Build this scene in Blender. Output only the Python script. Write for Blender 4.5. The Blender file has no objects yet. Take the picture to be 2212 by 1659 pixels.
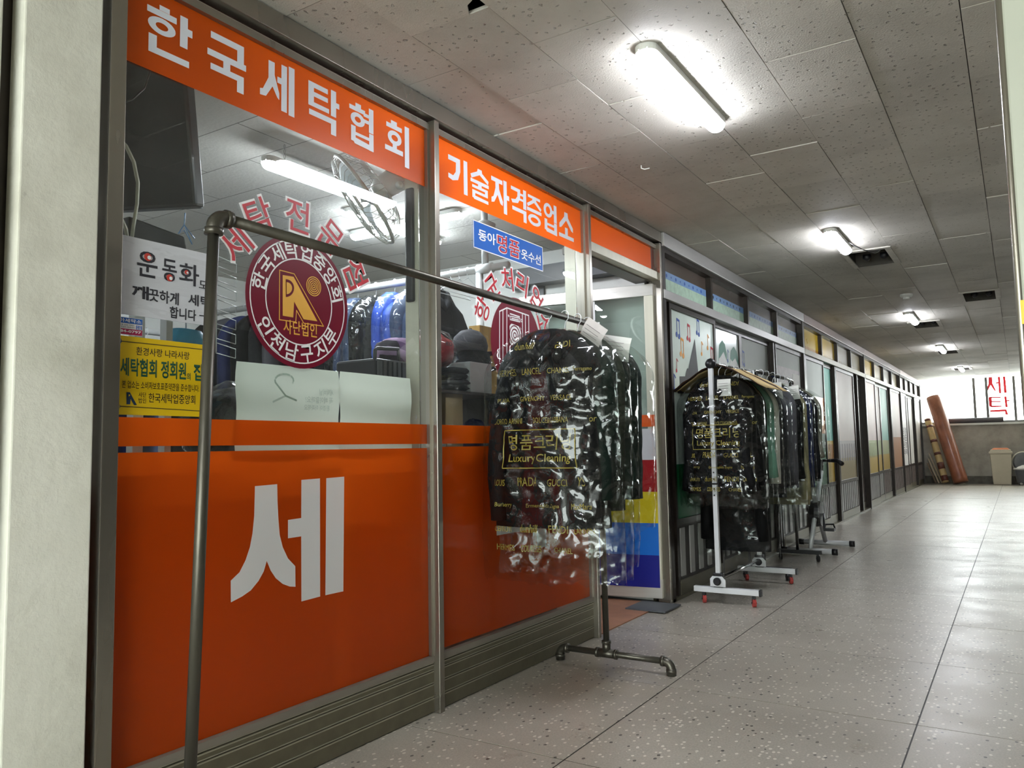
import bpy, bmesh, math, random
from mathutils import Vector, Matrix, noise

random.seed(7)
SC = bpy.context.scene
COL = SC.collection
PI = math.pi

# ------------------------------------------------------------------ camera
W, H, FPX = 2212, 1659, 1712.0
AX = Vector((0.8428195748518252, -0.05816958717365228, -0.5350434219524947))
AY = Vector((0.537902615873491, 0.058211378978090124, 0.84099477477207))
AZ = Vector((-0.017774703458679136, -0.9966081148001535, 0.08035126278684104))
D = 1.87
CAM = Vector((D, 0.0, 0.973))
ZC = 2.338                      # ceiling height
YE = 20.4                       # end wall
cam_data = bpy.data.cameras.new('camera')
cam = bpy.data.objects.new('camera', cam_data)
COL.objects.link(cam)
cam_data.sensor_width = 36.0
cam_data.lens = FPX / W * 36.0
cam_data.clip_start = 0.02
rgt = Vector((AX[0], AY[0], AZ[0])); upv = -Vector((AX[1], AY[1], AZ[1])); bck = -Vector((AX[2], AY[2], AZ[2]))
M4 = Matrix((rgt, upv, bck)).transposed().to_4x4()
M4.translation = CAM
cam.matrix_world = M4
SC.camera = cam

# ------------------------------------------------------------------ world, exposure
world = bpy.data.worlds.new('overcast_daylight')
SC.world = world
world.use_nodes = True
bg = world.node_tree.nodes['Background']
bg.inputs[0].default_value = (0.93, 1.0, 0.96, 1)
bg.inputs[1].default_value = 5.6
SC.view_settings.view_transform = 'Standard'
SC.view_settings.look = 'None'
SC.view_settings.exposure = 1.1
SC.view_settings.gamma = 1.0
SC.view_settings.use_curve_mapping = False
SC.cycles.use_denoising = True
SC.cycles.max_bounces = 8
SC.cycles.use_adaptive_sampling = True
SC.cycles.adaptive_threshold = 0.06
SC.cycles.diffuse_bounces = 3
SC.cycles.glossy_bounces = 3
SC.cycles.transmission_bounces = 6
SC.cycles.transparent_max_bounces = 18
SC.cycles.sample_clamp_indirect = 6.0
SC.cycles.caustics_reflective = False
SC.cycles.caustics_refractive = False
LAMP_POWER = 46.0               # emission of the corridor LED covers
SHOP_LAMP_POWER = 46.0

# ------------------------------------------------------------------ pixel rays
def ray(px, py):
    c = Vector((px - W / 2, py - H / 2, FPX))
    return Vector((AX.dot(c), AY.dot(c), AZ.dot(c)))
def PX(px, py, x=0.0):
    d = ray(px, py); return CAM + d * ((x - CAM.x) / d.x)
def PY(px, py, y):
    d = ray(px, py); return CAM + d * ((y - CAM.y) / d.y)
def PZ(px, py, z):
    d = ray(px, py); return CAM + d * ((z - CAM.z) / d.z)

# ------------------------------------------------------------------ materials
def lin(h):
    if not isinstance(h, str): return tuple(h) + (1.0,) if len(h) == 3 else h
    h = h.lstrip('#'); o = []
    for i in (0, 2, 4):
        c = int(h[i:i + 2], 16) / 255
        o.append(c / 12.92 if c <= 0.04045 else ((c + 0.055) / 1.055) ** 2.4)
    return (o[0], o[1], o[2], 1.0)

MATS = {}
class NT:
    def __init__(s, name):
        s.m = bpy.data.materials.new(name); s.m.use_nodes = True
        s.t = s.m.node_tree; s.t.nodes.clear()
        s.out = s.n('ShaderNodeOutputMaterial')
        MATS[name] = s.m
    def n(s, typ, **kw):
        nd = s.t.nodes.new(typ)
        for k, v in kw.items():
            if k.startswith('i_'):
                key = k[2:]; key = int(key) if key.isdigit() else key.replace('_', ' ')
                nd.inputs[key].default_value = v
            else: setattr(nd, k, v)
        return nd
    def l(s, a, b): s.t.links.new(a, b)
    def coords(s, kind='Object', scale=None):
        tc = s.n('ShaderNodeTexCoord'); o = tc.outputs[kind]
        if scale:
            mp = s.n('ShaderNodeMapping'); mp.inputs['Scale'].default_value = scale
            s.l(o, mp.inputs[0]); o = mp.outputs[0]
        return o
    def ramp(s, fac, stops):
        r = s.n('ShaderNodeValToRGB'); e = r.color_ramp.elements
        e[0].position, e[0].color = stops[0][0], stops[0][1]
        e[1].position, e[1].color = stops[-1][0], stops[-1][1]
        for p, c in stops[1:-1]:
            q = e.new(p); q.color = c
        s.l(fac, r.inputs[0]); return r.outputs[0]
    def math(s, op, a, b=None, c=None):
        m = s.n('ShaderNodeMath', operation=op)
        for i, v in enumerate((a, b, c)):
            if v is None: continue
            if isinstance(v, (int, float)): m.inputs[i].default_value = v
            else: s.l(v, m.inputs[i])
        return m.outputs[0]
    def mix(s, fac, a, b, typ='MIX'):
        m = s.n('ShaderNodeMix', data_type='RGBA', blend_type=typ)
        for sock, v in ((m.inputs['Factor'], fac), (m.inputs['A'], a), (m.inputs['B'], b)):
            if isinstance(v, (int, float)): sock.default_value = v
            elif isinstance(v, tuple): sock.default_value = v
            else: s.l(v, sock)
        return m.outputs['Result']
    def bump(s, h, strength, dist=0.01):
        b = s.n('ShaderNodeBump'); b.inputs['Strength'].default_value = strength
        b.inputs['Distance'].default_value = dist; s.l(h, b.inputs['Height']); return b.outputs[0]
    def noise(s, vec, scale, detail=3, rough=.55):
        n = s.n('ShaderNodeTexNoise'); n.inputs['Scale'].default_value = scale
        n.inputs['Detail'].default_value = detail; n.inputs['Roughness'].default_value = rough
        s.l(vec, n.inputs['Vector']); return n.outputs['Fac']

def mat(name, col, rough=.5, metal=0.0, var=.12, nscale=14.0, bump=0.0, bscale=90.0, coat=0.0, spec=.5,
        coat_rough=.05, stretch=None, trans=0.0, dirt=None, aniso=0.0):
    """Principled surface with noise-driven tone variation and fine relief."""
    if name in MATS: return MATS[name]
    b = NT(name); c = lin(col)
    v = b.coords('Object', stretch)
    f = b.noise(v, nscale, 4)
    lo = tuple(x * (1 - var) for x in c[:3]) + (1,); hi = tuple(min(1, x * (1 + var)) for x in c[:3]) + (1,)
    colr = b.ramp(f, [(.3, lo), (.7, hi)])
    if dirt:
        f2 = b.noise(v, dirt[1], 6, .65)
        colr = b.mix(b.ramp(f2, [(dirt[2], (0, 0, 0, 1)), (dirt[2] + .18, (1, 1, 1, 1))]), colr, lin(dirt[0]))
    p = b.n('ShaderNodeBsdfPrincipled')
    b.l(colr, p.inputs['Base Color'])
    p.inputs['Metallic'].default_value = metal
    p.inputs['Specular IOR Level'].default_value = spec
    r = b.math('MULTIPLY_ADD', f, .16, max(0.02, rough - .08)); b.l(r, p.inputs['Roughness'])
    if coat:
        p.inputs['Coat Weight'].default_value = coat; p.inputs['Coat Roughness'].default_value = coat_rough
    if bump:
        b.l(b.bump(b.noise(v, bscale, 4, .6), bump), p.inputs['Normal'])
    sh = p.outputs[0]
    if trans:
        t = b.n('ShaderNodeBsdfTranslucent'); b.l(colr, t.inputs[0])
        ms = b.n('ShaderNodeMixShader', i_0=trans); b.l(sh, ms.inputs[1]); b.l(t.outputs[0], ms.inputs[2]); sh = ms.outputs[0]
    b.l(sh, b.out.inputs[0])
    return b.m

def clear_mat(name, tint='#f4f8f6', base=.07, rough=.02, bump=0.0, bscale=20.0, haze=0.0, hazecol='#dfe6e2', graze=.9):
    """See-through sheet: transparent with a reflection that grows at grazing angles."""
    b = NT(name)
    lw = b.n('ShaderNodeLayerWeight', i_0=.5)
    f = b.math('POWER', lw.outputs['Facing'], 4.0)
    f = b.math('MULTIPLY_ADD', f, graze, base)
    tr = b.n('ShaderNodeBsdfTransparent'); tr.inputs[0].default_value = lin(tint)
    gl = b.n('ShaderNodeBsdfGlossy'); gl.inputs['Roughness'].default_value = rough; gl.inputs[0].default_value = (.95, .97, .97, 1)
    if bump:
        v = b.coords('Object')
        n1 = b.n('ShaderNodeTexNoise', noise_type='RIDGED_MULTIFRACTAL'); n1.inputs['Scale'].default_value = bscale
        n1.inputs['Detail'].default_value = 2.5
        b.l(v, n1.inputs['Vector'])
        nb = b.bump(n1.outputs['Fac'], bump, .02)
        b.l(nb, gl.inputs['Normal']); b.l(nb, lw.inputs['Normal'])
    ms = b.n('ShaderNodeMixShader'); b.l(f, ms.inputs[0]); b.l(tr.outputs[0], ms.inputs[1]); b.l(gl.outputs[0], ms.inputs[2])
    sh = ms.outputs[0]
    if haze:
        v = b.coords('Object')
        df = b.n('ShaderNodeBsdfDiffuse'); df.inputs[0].default_value = lin(hazecol)
        hz = b.math('MULTIPLY', b.noise(v, 5.0, 4), haze * 2)
        m2 = b.n('ShaderNodeMixShader'); b.l(hz, m2.inputs[0]); b.l(sh, m2.inputs[1]); b.l(df.outputs[0], m2.inputs[2]); sh = m2.outputs[0]
    b.l(sh, b.out.inputs[0])
    return b.m

def emit_mat(name, col, power):
    b = NT(name); e = b.n('ShaderNodeEmission'); e.inputs[0].default_value = lin(col); e.inputs[1].default_value = power
    b.l(e.outputs[0], b.out.inputs[0]); return b.m

# ------------------------------------------------------------------ mesh collector
WLOC = {}
class MB:
    def __init__(s): s.v = []; s.f = []; s.mi = []; s.cur = 0
    def add(s, vs, fs):
        o = len(s.v); s.v += [Vector(a) for a in vs]
        s.f += [tuple(i + o for i in f) for f in fs]; s.mi += [s.cur] * len(fs); return s
    def box(s, a, b):
        x0, x1 = sorted((a[0], b[0])); y0, y1 = sorted((a[1], b[1])); z0, z1 = sorted((a[2], b[2]))
        return s.add([(x0, y0, z0), (x1, y0, z0), (x1, y1, z0), (x0, y1, z0), (x0, y0, z1), (x1, y0, z1), (x1, y1, z1), (x0, y1, z1)],
                     [(0, 3, 2, 1), (4, 5, 6, 7), (0, 1, 5, 4), (1, 2, 6, 5), (2, 3, 7, 6), (3, 0, 4, 7)])
    def obox(s, c, a, b, d):
        c, a, b, d = map(Vector, (c, a, b, d))
        vs = [c + a * i + b * j + d * k for k in (-1, 1) for i, j in ((-1, -1), (1, -1), (1, 1), (-1, 1))]
        return s.add(vs, [(0, 3, 2, 1), (4, 5, 6, 7), (0, 1, 5, 4), (1, 2, 6, 5), (2, 3, 7, 6), (3, 0, 4, 7)])
    def quad(s, *p): return s.add(p, [tuple(range(len(p)))])
    def tube(s, pts, r, n=10, cap=True, closed=False):
        pts = [Vector(p) for p in pts]; N = len(pts)
        rs = r if isinstance(r, (list, tuple)) else [r] * N
        tang = []
        for i in range(N):
            a = pts[i - 1] if (i > 0 or closed) else pts[i]; b = pts[(i + 1) % N] if (i < N - 1 or closed) else pts[i]
            t = (b - a); tang.append(t.normalized() if t.length > 1e-9 else Vector((0, 0, 1)))
        ref = Vector((0, 0, 1)) if abs(tang[0].z) < .9 else Vector((1, 0, 0))
        nrm = (ref - tang[0] * ref.dot(tang[0])).normalized()
        vs = []
        for i in range(N):
            nrm = nrm - tang[i] * nrm.dot(tang[i])
            if nrm.length < 1e-6: nrm = tang[i].orthogonal()
            nrm.normalize(); bi = tang[i].cross(nrm)
            for k in range(n):
                a = 2 * PI * k / n; vs.append(pts[i] + (nrm * math.cos(a) + bi * math.sin(a)) * rs[i])
        fs = []
        for i in range(N - 1 + (1 if closed else 0)):
            j = (i + 1) % N
            for k in range(n):
                k2 = (k + 1) % n; fs.append((i * n + k, i * n + k2, j * n + k2, j * n + k))
        if cap and not closed:
            fs.append(tuple(range(n))[::-1]); fs.append(tuple((N - 1) * n + k for k in range(n)))
        return s.add(vs, fs)
    def lathe(s, prof, c, axis=(0, 0, 1), n=20, cap=True):
        """prof: list of (radius, distance along axis)"""
        c = Vector(c); ax = Vector(axis).normalized(); u = ax.orthogonal().normalized(); w = ax.cross(u)
        vs = []; fs = []
        for r, h in prof:
            for k in range(n):
                a = 2 * PI * k / n; vs.append(c + ax * h + (u * math.cos(a) + w * math.sin(a)) * r)
        for i in range(len(prof) - 1):
            for k in range(n):
                k2 = (k + 1) % n; fs.append((i * n + k, i * n + k2, (i + 1) * n + k2, (i + 1) * n + k))
        if cap:
            fs.append(tuple(range(n))[::-1]); fs.append(tuple((len(prof) - 1) * n + k for k in range(n)))
        return s.add(vs, fs)
    def prism(s, poly, org, u, v, t):
        """flat outline (2D list) in the plane org+u*a+v*b, thickened along t"""
        org, u, v, t = map(Vector, (org, u, v, t)); n = len(poly)
        a = [org + u * p[0] + v * p[1] for p in poly]; b = [p + t for p in a]
        fs = [tuple(range(n))[::-1], tuple(range(n, 2 * n))] + [(i, (i + 1) % n, n + (i + 1) % n, n + i) for i in range(n)]
        return s.add(a + b, fs)
    def grid(s, fn, nu, nv, wrap=False):
        vs = [fn(i, j) for j in range(nv) for i in range(nu)]; fs = []
        for j in range(nv - 1):
            for i in range(nu if wrap else nu - 1):
                i2 = (i + 1) % nu; fs.append((j * nu + i, j * nu + i2, (j + 1) * nu + i2, (j + 1) * nu + i))
        return s.add(vs, fs)
    def build(s, name, m, parent=None, smooth=False, bevel=0.0, local=False, label=None, kind=None, sub=0, solid=0.0):
        me = bpy.data.meshes.new(name)
        off = Vector((0, 0, 0)) if (local or parent is None) else WLOC[parent.name]
        me.from_pydata([tuple(v - off) for v in s.v], [], s.f)
        ms = m if isinstance(m, (list, tuple)) else [m]
        for q in ms: me.materials.append(q)
        if len(ms) > 1: me.polygons.foreach_set('material_index', s.mi)
        if smooth: me.polygons.foreach_set('use_smooth', [True] * len(me.polygons))
        me.update()
        o = bpy.data.objects.new(name, me); COL.objects.link(o)
        if parent is not None:
            o.parent = parent; WLOC[o.name] = Vector(off)
        else: WLOC[o.name] = Vector((0, 0, 0))
        if bevel:
            bv = o.modifiers.new('edge', 'BEVEL'); bv.width = bevel; bv.segments = 2; bv.limit_method = 'ANGLE'; bv.angle_limit = .6
        if sub:
            sb = o.modifiers.new('sub', 'SUBSURF'); sb.levels = sub; sb.render_levels = sub
        if solid:
            so = o.modifiers.new('sheet', 'SOLIDIFY'); so.thickness = solid; so.offset = 0
        if label: o['label'] = label
        if kind: o['kind'] = kind
        return o

def tag(o, label, cat, group=None, kind=None):
    o['label'] = label; o['category'] = cat
    if group: o['group'] = group
    if kind: o['kind'] = kind
    return o
def thing(name, label, cat, loc=(0, 0, 0), rot=0.0, group=None, kind=None):
    o = bpy.data.objects.new(name, None); COL.objects.link(o); o.empty_display_size = .1
    o.location = loc; o.rotation_euler = (0, 0, rot); WLOC[o.name] = Vector(loc)
    return tag(o, label, cat, group, kind)
def copy_tree(o, parent=None):
    c = o.copy(); COL.objects.link(c); c.parent = parent; WLOC[c.name] = Vector(o.location)
    for ch in [q for q in o.children]: copy_tree(ch, c)
    return c
def recentre(o):
    """move a one-mesh thing's origin to the middle of its footprint"""
    me = o.data; vs = [v.co.copy() for v in me.vertices]
    lo = Vector([min(v[i] for v in vs) for i in range(3)]); hi = Vector([max(v[i] for v in vs) for i in range(3)])
    c = Vector(((lo.x + hi.x) / 2, (lo.y + hi.y) / 2, lo.z))
    me.transform(Matrix.Translation(-c)); o.location = c; WLOC[o.name] = c
    return o

# ------------------------------------------------------------------ lettering
TCACHE = {}
def glyphs(text, bold=0.0, res=3, spacing=1.0):
    """flat outline mesh of a line of text, unit size: (verts2d, faces, width)"""
    key = (text, bold, res, spacing)
    if key in TCACHE: return TCACHE[key]
    c = bpy.data.curves.new('lettering', 'FONT'); c.body = text; c.size = 1.0; c.offset = bold
    c.resolution_u = res; c.fill_mode = 'FRONT'; c.space_character = spacing
    o = bpy.data.objects.new('lettering', c); COL.objects.link(o)
    dg = bpy.context.evaluated_depsgraph_get(); dg.update()
    me = bpy.data.meshes.new_from_object(o.evaluated_get(dg))
    vs = [(v.co.x, v.co.y) for v in me.vertices]; fs = [tuple(p.vertices) for p in me.polygons]
    bpy.data.objects.remove(o); bpy.data.curves.remove(c); bpy.data.meshes.remove(me)
    if not vs: vs = [(0, 0)]
    x0 = min(v[0] for v in vs); x1 = max(v[0] for v in vs); y0 = min(v[1] for v in vs); y1 = max(v[1] for v in vs)
    r = ([(x - x0, y - y0) for x, y in vs], fs, max(x1 - x0, 1e-4), max(y1 - y0, 1e-4))
    TCACHE[key] = r
    return r
def put_text(mb, text, org, u, v, w, h, bold=.012, rot=0.0, fn=None, spacing=1.0):
    """fit a line of text into a w x h box whose lower left corner is org"""
    vs, fs, tw, th = glyphs(text, bold, 2 if h < .03 else 3, spacing); org, u, v = Vector(org), Vector(u), Vector(v)
    c, s = math.cos(rot), math.sin(rot); out = []
    for a, b in vs:
        a = a / tw * w; b = b / th * h
        if rot:
            a, b = a - w / 2, b - h / 2; a, b = a * c - b * s + w / 2, a * s + b * c + h / 2
        p = org + u * a + v * b
        out.append(fn(a, b) if fn else p)
    mb.add(out, fs)
YV, ZV = Vector((0, 1, 0)), Vector((0, 0, 1))
def facade_text(mb, text, y, z, w, h, x=.001, bold=.012, rot=0.0, spacing=1.0):
    put_text(mb, text, (x, y, z), YV, ZV, w, h, bold, rot, None, spacing)
def strokes(mb, items, org, u, v, w, h):
    """letter drawn from bars, rings and outlines inside a unit cell"""
    org, u, v = Vector(org), Vector(u), Vector(v)
    P = lambda a, b: org + u * (a * w) + v * (b * h)
    nn = u.cross(v)
    for si, it in enumerate(items):
        k = it[0]; org = org + nn * 1.2e-4
        if k == 'R':
            _, a0, b0, a1, b1 = it; mb.add([P(a0, b0), P(a1, b0), P(a1, b1), P(a0, b1)], [(0, 1, 2, 3)])
        elif k == 'P': mb.add([P(*q) for q in it[1]], [tuple(range(len(it[1])))])
        elif k == 'O':
            _, ca, cb, ra, rb, ta, tb = it; n = 24; vs = []
            for i in range(n):
                t = 2 * PI * i / n; vs += [P(ca + ra * math.cos(t), cb + rb * math.sin(t)), P(ca + (ra - ta) * math.cos(t), cb + (rb - tb) * math.sin(t))]
            mb.add(vs, [(2 * i, 2 * ((i + 1) % n), 2 * ((i + 1) % n) + 1, 2 * i + 1) for i in range(n)])
# ================================================================== materials of the setting
def terrazzo():
    b = NT('terrazzo'); tc = b.n('ShaderNodeTexCoord'); oi = b.n('ShaderNodeObjectInfo')
    va = b.n('ShaderNodeVectorMath', operation='ADD'); b.l(tc.outputs['Object'], va.inputs[0]); b.l(oi.outputs['Location'], va.inputs[1])
    v = va.outputs[0]
    base = b.ramp(b.noise(v, 2.2, 6, .6), [(.3, lin('#9c9589')), (.55, lin('#aaa396')), (.75, lin('#b5afa3'))])
    grit = b.noise(v, 150, 3); base = b.mix(.35, base, b.ramp(grit, [(.35, lin('#8a8478')), (.7, lin('#c0b9ad'))]))
    mp = b.n('ShaderNodeMapping'); mp.inputs['Scale'].default_value = (62, 44, 44); b.l(v, mp.inputs[0])
    vo = b.n('ShaderNodeTexVoronoi', feature='F1'); vo.inputs['Scale'].default_value = 1.0; vo.inputs['Randomness'].default_value = 1.0
    b.l(mp.outputs[0], vo.inputs['Vector'])
    sep = b.n('ShaderNodeSeparateColor'); b.l(vo.outputs['Color'], sep.inputs[0])
    near = b.math('LESS_THAN', vo.outputs['Distance'], .33)
    pale = b.math('MULTIPLY', near, b.math('GREATER_THAN', sep.outputs[0], .72))
    dark = b.math('MULTIPLY', near, b.math('LESS_THAN', sep.outputs[0], .075))
    base = b.mix(b.math('MULTIPLY', pale, .75), base, lin('#e2dccf')); base = b.mix(b.math('MULTIPLY', dark, .85), base, lin('#33302d'))
    soil = b.noise(v, 1.1, 5, .6); base = b.mix(b.ramp(soil, [(.55, (0, 0, 0, 1)), (.75, (.45, .45, .45, 1))]), base, lin('#857e72'))
    mp2 = b.n('ShaderNodeMapping'); mp2.inputs['Scale'].default_value = (1.0, 1.0, 1); b.l(v, mp2.inputs[0])
    p = b.n('ShaderNodeBsdfPrincipled'); b.l(base, p.inputs['Base Color'])
    b.l(b.math('MULTIPLY_ADD', b.noise(mp2.outputs[0], 3.0, 6, .65), .34, .16), p.inputs['Roughness'])
    b.l(b.bump(b.noise(v, 22, 4, .6), .10, .004), p.inputs['Normal'])
    b.l(p.outputs[0], b.out.inputs[0]); return b.m
def tile_mat(name, dents):
    b = NT(name); tc = b.n('ShaderNodeTexCoord'); oi = b.n('ShaderNodeObjectInfo')
    va = b.n('ShaderNodeVectorMath', operation='ADD'); b.l(tc.outputs['Object'], va.inputs[0]); b.l(oi.outputs['Location'], va.inputs[1])
    v = va.outputs[0]
    stain = b.noise(v, 1.6, 5, .6)
    col = b.ramp(stain, [(.25, lin('#aeaaa0')), (.55, lin('#cac6bc')), (.8, lin('#d3cfc6'))])
    rnd = b.math('MULTIPLY_ADD', oi.outputs['Random'], .12, .92)
    cm = b.n('ShaderNodeCombineColor'); [b.l(rnd, cm.inputs[i]) for i in range(3)]
    col = b.mix(1.0, col, cm.outputs[0], 'MULTIPLY')
    # worm-like stamped dents
    ds = b.n('ShaderNodeTexNoise'); ds.inputs['Scale'].default_value = 45; b.l(v, ds.inputs['Vector'])
    sc = b.n('ShaderNodeVectorMath', operation='SCALE'); sc.inputs['Scale'].default_value = .02; b.l(ds.outputs['Color'], sc.inputs[0])
    v2 = b.n('ShaderNodeVectorMath', operation='ADD'); b.l(v, v2.inputs[0]); b.l(sc.outputs[0], v2.inputs[1])
    vo = b.n('ShaderNodeTexVoronoi', feature='F1', distance='MANHATTAN'); vo.inputs['Scale'].default_value = 27; vo.inputs['Randomness'].default_value = .62
    b.l(v2.outputs[0], vo.inputs['Vector'])
    dent = b.ramp(vo.outputs['Distance'], [(.14, (0, 0, 0, 1)), (.24, (1, 1, 1, 1))])
    fine = b.noise(v, 160, 3)
    hgt = b.math('MULTIPLY_ADD', fine, .10, b.math('MULTIPLY', dent, dents))
    p = b.n('ShaderNodeBsdfPrincipled'); b.l(col, p.inputs['Base Color']); p.inputs['Roughness'].default_value = .7
    b.l(b.bump(hgt, 1.0, .016), p.inputs['Normal'])
    b.l(p.outputs[0], b.out.inputs[0]); return b.m
def plaster(name, c1, c2, c3, relief=.25):
    b = NT(name); v = b.coords('Object')
    col = b.ramp(b.noise(v, 2.4, 6, .62), [(.28, lin(c1)), (.5, lin(c2)), (.72, lin(c3))])
    spots = b.ramp(b.noise(v, 26, 5, .7), [(.66, (0, 0, 0, 1)), (.78, (1, 1, 1, 1))])
    col = b.mix(b.math('MULTIPLY', spots, .45), col, lin('#8b867a'))
    p = b.n('ShaderNodeBsdfPrincipled'); b.l(col, p.inputs['Base Color']); p.inputs['Roughness'].default_value = .75
    b.l(b.bump(b.noise(v, 30, 6, .65), relief, .012), p.inputs['Normal'])
    b.l(p.outputs[0], b.out.inputs[0]); return b.m
TERR = terrazzo()
TILE = tile_mat('ceiling_tile_stamped', 1.0); TILE2 = tile_mat('ceiling_tile_plain', .25)
PLAST = plaster('white_plaster', '#c6c4b6', '#dcdbce', '#e4e3d8')
CONC = plaster('grey_plaster', '#7e7a70', '#a19c91', '#b3aea4', .3)
DARKVOID = mat('dark_void', '#15130f', .9, var=.3)
WHITEW = mat('white_paint', '#d9dad4', .6, var=.05, nscale=5, bump=.08, bscale=60)
ALU = mat('anodised_aluminium', '#979288', .28, .85, .05, 3, stretch=(1, 1, .3))
ALU_D = mat('bronze_aluminium', '#6c6755', .42, .55, .12, 18)
STEEL = mat('stainless_steel', '#d0cdc6', .3, .55, .06, 40, stretch=(.1, .1, 1), bump=.03, bscale=200)
CREAM = mat('cream_aluminium', '#cfccbb', .4, .25, .06, 30, stretch=(1, 1, .03))
BROWN = mat('dark_brown_aluminium', '#2b241e', .35, .4, .25, 10)
BLACK = mat('black_plastic', '#17171a', .4, 0, .25, 12)
JOINT = mat('floor_joint_strip', '#140f0d', .5, 0, .3, 8)

# ================================================================== floor
fl = thing('floor', 'grey terrazzo corridor floor laid in large squares with dark joints', 'floor', (2.2, 9, 0), kind='structure')
MB().box((-3.4, -4.2, -.12), (5.4, YE + .2, -.0015)).build('slab', JOINT, fl)
FXJ = [-.288, .615, 1.518, 2.421, 3.324, 4.227]; FY0, FDY = 2.236, .868
def floor_tile_mesh(w, name='tile'):
    m = MB(); m.box((-w / 2 + .0026, -FDY / 2 + .0022, -.02), (w / 2 - .0026, FDY / 2 - .0022, 0))
    me = bpy.data.meshes.new(name); me.from_pydata([tuple(v) for v in m.v], [], m.f); me.materials.append(TERR); return me
tm_full = floor_tile_mesh(.903); tm_edge = floor_tile_mesh(.615 + .04)
ft_full = None
for k in range(5):
    xc = (-.04 + .615) / 2 if k == 0 else (FXJ[k] + FXJ[k + 1]) / 2
    for j in range(-7, 21):
        y = FY0 + (j + .5) * FDY
        if y > YE: continue
        o = bpy.data.objects.new('tile', tm_edge if k == 0 else tm_full); COL.objects.link(o); o.parent = fl
        o.location = Vector((xc, y, random.uniform(-.0006, .0006))) - Vector((2.2, 9, 0))

# ================================================================== ceiling
ce = thing('ceiling', 'low corridor ceiling of staggered stamped acoustic tiles, stained in places', 'ceiling', (2.2, 9, ZC), kind='structure')
MB().box((-3.4, -4.2, ZC + .16), (5.4, YE + .2, ZC + .3)).build('slab', DARKVOID, ce)
CX0, CDX, CY0, CDY = 1.176, .308, 2.549, .586
HOLES = {}        # (col, row): opening
HOLE_LIST = [(0, 6), (0, 13), (0, 19), (0, 25), (2, 10)]
def ctile(w=CDX, m=TILE):
    q = MB(); q.box((-w / 2 + .0015, -CDY / 2 + .0015, 0), (w / 2 - .0015, CDY / 2 - .0015, .012))
    me = bpy.data.meshes.new('tile'); me.from_pydata([tuple(v) for v in q.v], [], q.f); me.materials.append(m); return me
ct = ctile(); ct2 = ctile(m=TILE2); far_mb = MB(); CHIP = PZ(1012, 14, ZC)
for k in range(-4, 9):
    x1 = CX0 + k * CDX; x0 = x1 - CDX; off = .0 if k % 2 == 0 else .27
    for j in range(-11, 31):
        y0 = CY0 + off + j * CDY
        if (k, j) in HOLE_LIST or y0 > YE - .1: continue
        if x0 < CHIP.x <= x1 and y0 < CHIP.y <= y0 + CDY:
            g = .0015; a_, b_ = CHIP.x, CHIP.y; ex = x1 if x1 - a_ < a_ - x0 else x0; ey = y0 + CDY if y0 + CDY - b_ < b_ - y0 else y0
            sx, sy = (1 if ex == x0 else -1), (1 if ey == y0 else -1)
            out = [(ex + sx * .075, ey), (ex + sx * .05, ey + sy * .045), (ex + sx * .02, ey + sy * .06), (ex, ey + sy * .085), (ex, ey + sy * CDY), (ex + sx * CDX, ey + sy * CDY), (ex + sx * CDX, ey)]
            MB().prism(out, (0, 0, ZC), (1, 0, 0), (0, 1, 0), (0, 0, .012)).build('tile', TILE2, ce, label='stained ceiling tile with a broken corner'); continue
        z = ZC + random.uniform(-.0015, .003)
        if y0 < .3 or k > 5 or y0 > 14.6:
            far_mb.box((x0 + .001, y0 + .001, z), (x1 - .001, min(YE, y0 + CDY) - .001, z + .012)); continue
        plain = (y0 > 3.6 and random.random() < .55) or random.random() < .06 or (k == -4 and y0 > 2.4)
        o = bpy.data.objects.new('tile', ct2 if plain else ct); COL.objects.link(o); o.parent = ce
        o.location = Vector(((x0 + x1) / 2, y0 + CDY / 2, z)) - Vector((2.2, 9, ZC))
        o.rotation_euler = (random.uniform(-.003, .003), random.uniform(-.004, .004), 0)
far_mb.box((4.0, -4.2, ZC), (5.4, YE, ZC + .012))
far_mb.build('tile_field', TILE2, ce, kind='stuff')
# ceiling over the shops (same tiles, seen through the glass)
def shop_tile_mat():
    b = NT('shop_ceiling_tiles'); v = b.coords('Object')
    br = b.n('ShaderNodeTexBrick'); br.inputs['Scale'].default_value = 1.0; br.inputs['Brick Width'].default_value = .6; br.inputs['Row Height'].default_value = .3
    br.inputs['Mortar Size'].default_value = .003; br.inputs['Color1'].default_value = lin('#c9c7be'); br.inputs['Color2'].default_value = lin('#d0cec6'); br.inputs['Mortar'].default_value = lin('#77746c')
    b.l(v, br.inputs['Vector'])
    p = b.n('ShaderNodeBsdfPrincipled'); b.l(br.outputs['Color'], p.inputs['Base Color']); p.inputs['Roughness'].default_value = .75
    b.l(b.bump(b.noise(v, 60, 4), .25, .01), p.inputs['Normal']); b.l(p.outputs[0], b.out.inputs[0]); return b.m
SHOPC = shop_tile_mat()
MB().box((-3.4, -.2, ZC + .005), (-.064, YE, ZC + .02)).build('shop_ceiling_board', SHOPC, ce)

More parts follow.
